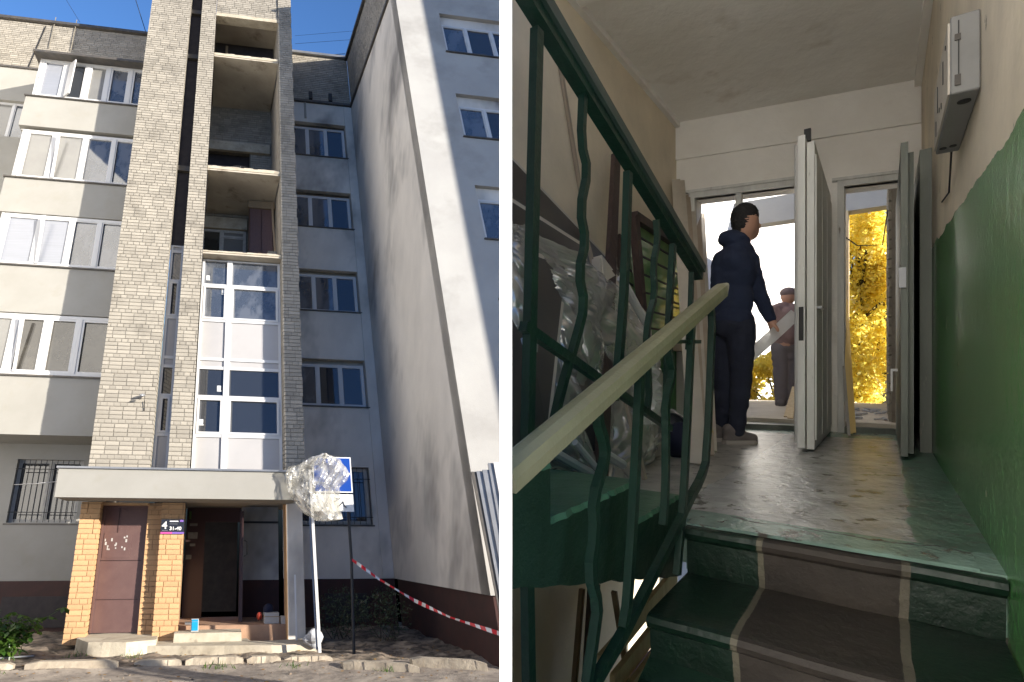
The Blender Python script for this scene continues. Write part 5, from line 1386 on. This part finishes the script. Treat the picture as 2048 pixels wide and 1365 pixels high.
# ================================================================== people
def blob(parts, name, m, parent, voxel=0.014, smooth=6, fold=0.0, ffq=9.0):
    """one continuous skin over tapered limbs: parts = ('limb', [(point, radius)...]) or ('ball', centre, radius, scale, axes)."""
    mb = MB()
    for p in parts:
        if p[0] == 'limb':
            for i in range(len(p[1]) - 1):
                (a, ra_), (b_, rb_) = p[1][i], p[1][i + 1]
                mb.tube([a, a.lerp(b_, .5), b_], [ra_, (ra_ + rb_) / 2, rb_], 14)
            for (c, r_) in p[1]: mb.ball(c, r_, 12, 8)
        else:
            mb.ball(p[1], p[2], 18, 12, p[3], p[4] if len(p) > 4 else None)
    o0 = WLOC[parent.name]
    me = bpy.data.meshes.new('tmp'); me.from_pydata([tuple(v - o0) for v in mb.v], [], mb.f)
    ob = bpy.data.objects.new('tmp', me); COL.objects.link(ob)
    md = ob.modifiers.new('r', 'REMESH'); md.mode = 'VOXEL'; md.voxel_size = voxel
    ms = ob.modifiers.new('s', 'SMOOTH'); ms.iterations = smooth; ms.factor = 0.5
    dg = bpy.context.evaluated_depsgraph_get()
    me2 = bpy.data.meshes.new_from_object(ob.evaluated_get(dg))
    COL.objects.unlink(ob)
    if fold:
        me2.update()
        for v in me2.vertices:
            p = v.co
            d = noise.noise(Vector((p.x * ffq, p.y * ffq, p.z * ffq * 2.2))) + 0.6 * noise.noise(Vector((p.x * ffq * 2 + p.z * ffq * 2, p.y * ffq * 2, p.z * ffq * 3)))
            v.co = p + v.normal * (d * fold)
    me2.polygons.foreach_set('use_smooth', [True] * len(me2.polygons))
    me2.materials.clear(); me2.materials.append(MATS[m])
    o = bpy.data.objects.new(name, me2); COL.objects.link(o); o.parent = parent; WLOC[o.name] = o0.copy()
    return o
FWD = Vector((0.45, 0.89, 0)).normalized()       # away from the viewer along the sight line
SID = Vector((0.89, -0.45, 0)).normalized()      # to the viewer's right
UPV = Vector((0, 0, 1))
def J(p, f=0.0): return R(*p) + FWD * f
p1 = empty('person', R(*[(4.174,-0.931,-0.530)][0])); tag(p1, 'person in dark blue hooded top seen from behind, holding a clear strip at the doorway', 'person')
S1 = dict(zip(('head', 'neck', 'shR', 'elR', 'wrR', 'shL', 'elL', 'wrL', 'chest', 'belly', 'hip', 'hipR', 'knR', 'anR', 'hipL', 'knL', 'anL', 'toeR', 'heelR', 'toeL', 'heelL', 'hood', 'face'),
    [Vector(p) for p in [(4.122,-0.819,1.086),(4.099,-0.852,0.940),(4.133,-0.804,0.827),(4.181,-0.735,0.560),(4.228,-0.669,0.377),(4.025,-0.956,0.816),(4.010,-0.977,0.560),(4.036,-0.941,0.347),(4.076,-0.884,0.724),(4.074,-0.887,0.523),(4.069,-0.893,0.358),(4.101,-0.849,0.340),(4.107,-0.840,-0.069),(4.086,-0.870,-0.435),(4.036,-0.941,0.340),(4.029,-0.950,-0.062),(4.021,-0.962,-0.391),(4.154,-0.774,-0.516),(4.053,-0.917,-0.508),(4.078,-0.881,-0.461),(4.002,-0.989,-0.453),(4.040,-0.935,0.969),(4.147,-0.783,1.053)]]))
j = {k: R(*v) for k, v in S1.items()}
for k in ('shL', 'elL', 'wrL'): j[k] += FWD * 0.04
for k in ('hipL', 'knL', 'anL', 'toeL', 'heelL'): j[k] += FWD * 0.14
for k in ('hipR', 'knR', 'anR', 'toeR', 'heelR'): j[k] -= FWD * 0.02
hd = (SID, FWD, UPV)
hand = []
hw = j['wrR']; hdir = (SID * 0.35 - UPV * 0.9).normalized()
hand.append(('limb', [(hw, 0.030), (hw + hdir * 0.05, 0.034), (hw + hdir * 0.09, 0.030)]))
for i, L_ in enumerate((0.062, 0.072, 0.068, 0.052)):
    b0 = hw + hdir * 0.095 + FWD * (0.03 - 0.02 * i)
    hand.append(('limb', [(b0, 0.0095), (b0 + hdir * L_ * .5 + SID * .012, 0.009), (b0 + hdir * L_ * .8 - SID * .012, 0.008)]))
tb0 = hw + hdir * 0.035 - FWD * 0.028
hand.append(('limb', [(tb0, 0.011), (tb0 + hdir * .035 + SID * .02 - FWD * .012, 0.010), (tb0 + hdir * .06 + SID * .02, 0.009)]))
body = blob([('ball', j['head'] - UPV * 0.005, 0.1, (0.92, 1.06, 1.32), hd), ('ball', j['head'] + SID * 0.03 + FWD * 0.03 - UPV * 0.055, 0.075, (0.85, 0.9, 0.95), hd),
             ('limb', [(j['head'] - UPV * .08, 0.055), (j['neck'] - UPV * .03, 0.06), (j['chest'], 0.08), (j['belly'], 0.066), (j['hip'], 0.075)]),
             ('ball', j['head'] + SID * 0.088 + FWD * 0.05 - UPV * 0.02, 0.02, (0.9, 0.7, 1.0), hd),
             ('ball', j['head'] + SID * 0.06 - FWD * 0.045 - UPV * 0.02, 0.022, (0.4, 0.9, 1.4), hd),
             ('limb', [(j['shR'], 0.06), (j['elR'], 0.045), (j['wrR'], 0.033)]), ('limb', [(j['shL'], 0.06), (j['elL'], 0.045), (j['wrL'], 0.033)]),
             ('limb', [(j['hipR'], 0.09), (j['knR'], 0.065), (j['anR'], 0.045)]), ('limb', [(j['hipL'], 0.09), (j['knL'], 0.065), (j['anL'], 0.045)])] + hand, 'body', 'skin', p1, 0.009, 3)
blob([('ball', j['head'] + UPV * 0.048 - SID * 0.006 - FWD * 0.002, 0.099, (0.98, 1.06, 0.98), hd), ('ball', j['head'] - SID * 0.016 - UPV * 0.004 - FWD * .042, 0.085, (0.95, 0.8, 1.06), hd)], 'hair', 'hair_dark', p1, 0.008, 2, 0.005, 40)
blob([('limb', [(j['neck'] + UPV * .0, 0.075), (j['chest'] + UPV * .06, 0.13)]), ('ball', j['chest'], 0.158, (0.95, 0.68, 1.15), hd), ('ball', j['belly'], 0.14, (0.95, 0.72, 1.3), hd), ('ball', j['hip'] + UPV * .02, 0.145, (0.95, 0.8, 0.75), hd),
      ('limb', [(j['shR'] - UPV * .01, 0.076), (j['shR'].lerp(j['elR'], .5), 0.064), (j['elR'], 0.056), (j['wrR'] + UPV * .01, 0.042)]),
      ('limb', [(j['shL'] - UPV * .01, 0.085), (j['shL'].lerp(j['elL'], .5), 0.076), (j['elL'], 0.068), (j['wrL'], 0.05)]),
      ('limb', [(j['shR'], 0.07), (j['neck'] - UPV * .02, 0.07), (j['shL'], 0.07)]),
      ('ball', j['hood'] + SID * .03, 0.085, (1.05, 0.75, 0.75), hd), ('ball', j['hood'] + SID * .07 + UPV * .0, 0.07, (1.0, 0.8, 0.55), hd)], 'hooded_top', 'hoodie', p1, 0.010, 3, 0.006, 9)
blob([('ball', j['hip'] - UPV * .02, 0.14, (0.98, 0.82, 0.8), hd), ('limb', [(j['hipR'], 0.108), (j['hipR'].lerp(j['knR'], .5), 0.09), (j['knR'], 0.074), (j['anR'] + UPV * .05, 0.06), (j['anR'] + UPV * .0, 0.058)]),
      ('limb', [(j['hipL'], 0.115), (j['knL'], 0.085), (j['anL'] + UPV * .04, 0.07), (j['anL'], 0.062)])], 'trousers', 'trousers', p1, 0.010, 3, 0.007, 8)
for s in ('R', 'L'):
    h, t = j['heel' + s], j['toe' + s]
    h = Vector((h.x, h.y, FL + 0.05)); t = Vector((t.x, t.y, FL + 0.042))
    sh = blob([('limb', [(h, 0.046), (h.lerp(t, .5) + UPV * .008, 0.046), (t, 0.036)]), ('limb', [(h + UPV * .05, 0.05), (h.lerp(t, .45) + UPV * .035, 0.042)])], 'shoe', 'shoe', p1, 0.009, 3)
    d = (t - h).normalized(); sd = d.cross(UPV)
    mb = MB(); out = [h - d * .05, h - d * .035 + sd * .04, h.lerp(t, .5) + sd * .045, t + sd * .038, t + d * .04, t - sd * .038, h.lerp(t, .5) - sd * .045, h - d * .035 - sd * .04]
    out = [Vector((v.x, v.y, 0)) for v in out]
    lo = [v + UPV * (FL + .002) for v in out]; hi = [v + UPV * (FL + .03) for v in out]
    mb.face(hi); mb.face(lo[::-1])
    for i in range(8): mb.face([lo[i], lo[(i + 1) % 8], hi[(i + 1) % 8], hi[i]])
    mb.build('sole', 'sole', sh)
# strip of clear wrapped trim in the hand
st = [(4.069,-0.825,0.134),(4.098,-0.784,0.112),(4.192,-0.651,0.257),(4.290,-0.512,0.416)]
o = MB().strip([R(*p) for p in st], 0.03, 0.085, FWD).build('wrapped_strip', 'film_scrap', origin=R(*st[2])); tag(o, 'translucent plastic wrapped strip held in the hand of the person in blue', 'strip')
# the bending man outside
p2 = empty('person', R(*[(7.648,-1.039,-0.450)][0])); tag(p2, 'person in cap and brown jacket bending over outside on the loggia', 'person')
names = ('head', 'neck', 'shL', 'shR', 'chest', 'hip', 'hipL', 'knL', 'anL', 'hipR', 'knR', 'anR', 'elR', 'wrR', 'elL', 'wrL')
j2 = dict(zip(names, [R(*p) for p in [(7.677,-1.002,0.998),(7.666,-1.018,0.881),(7.587,-1.130,0.789),(7.726,-0.933,0.789),(7.643,-1.050,0.672),(7.643,-1.050,0.346),(7.609,-1.098,0.313),(7.617,-1.087,-0.078),(7.617,-1.087,-0.411),(7.681,-0.997,0.313),(7.696,-0.975,-0.078),(7.688,-0.986,-0.372),(7.767,-0.874,0.574),(7.733,-0.922,0.346),(7.568,-1.157,0.574),(7.583,-1.135,0.346)]]))
for k in ('head', 'neck'): j2[k] += FWD * 0.18
for k in ('elR', 'wrR', 'elL', 'wrL'): j2[k] += FWD * 0.22
for k in ('shL', 'shR', 'chest'): j2[k] += FWD * 0.1
blob([('ball', j2['head'], 0.095, (0.95, 1.05, 1.2), hd), ('limb', [(j2['head'], .06), (j2['neck'], 0.06), (j2['chest'], 0.13), (j2['hip'], 0.13)]),
      ('ball', j2['head'] - SID * 0.09, 0.02, (0.4, 0.8, 1.3), hd), ('ball', j2['head'] + SID * 0.09, 0.02, (0.4, 0.8, 1.3), hd),
      ('limb', [(j2['hipL'], .09), (j2['knL'], .065), (j2['anL'], .045)]), ('limb', [(j2['hipR'], .09), (j2['knR'], .065), (j2['anR'], .045)]),
      ('limb', [(j2['shR'], .055), (j2['elR'], .045), (j2['wrR'], .032), (j2['wrR'] + FWD * .06 - UPV * .05, .03)]), ('limb', [(j2['shL'], .055), (j2['elL'], .045), (j2['wrL'], .032), (j2['wrL'] + FWD * .06 - UPV * .05, .03)])], 'body', 'skin', p2, 0.013, 3)
cp = blob([('ball', j2['head'] + UPV * .05, 0.105, (1.0, 1.08, 0.72), hd)], 'cap', 'cap', p2, 0.013, 2)
blob([('ball', j2['chest'] + UPV * .02, 0.19, (0.98, 0.8, 0.85), hd), ('ball', j2['hip'] + UPV * .1, 0.165, (1.0, 0.85, 1.35), hd), ('limb', [(j2['shL'], .1), (j2['neck'] - UPV * .02, .08), (j2['shR'], .1)]),
      ('limb', [(j2['shR'], .085), (j2['elR'], .066), (j2['wrR'], .05)]), ('limb', [(j2['shL'], .085), (j2['elL'], .066), (j2['wrL'], .05)])], 'jacket', 'jacket_brown', p2, 0.014, 4, 0.012, 6)
blob([('ball', j2['hip'] - UPV * .02, 0.15, (0.98, 0.82, 0.75), hd), ('limb', [(j2['hipL'], .105), (j2['knL'], .085), (j2['anL'], .072)]), ('limb', [(j2['hipR'], .105), (j2['knR'], .085), (j2['anR'], .072)])], 'trousers', 'trousers_grey', p2, 0.014, 4, 0.012, 6)
for s in ('L', 'R'):
    a_ = j2['an' + s]; b_ = Vector((a_.x, a_.y, -0.41))
    blob([('limb', [(b_ - FWD * .08, .05), (b_ + FWD * .13, .04)])], 'shoe', 'shoe', p2, 0.014, 2)
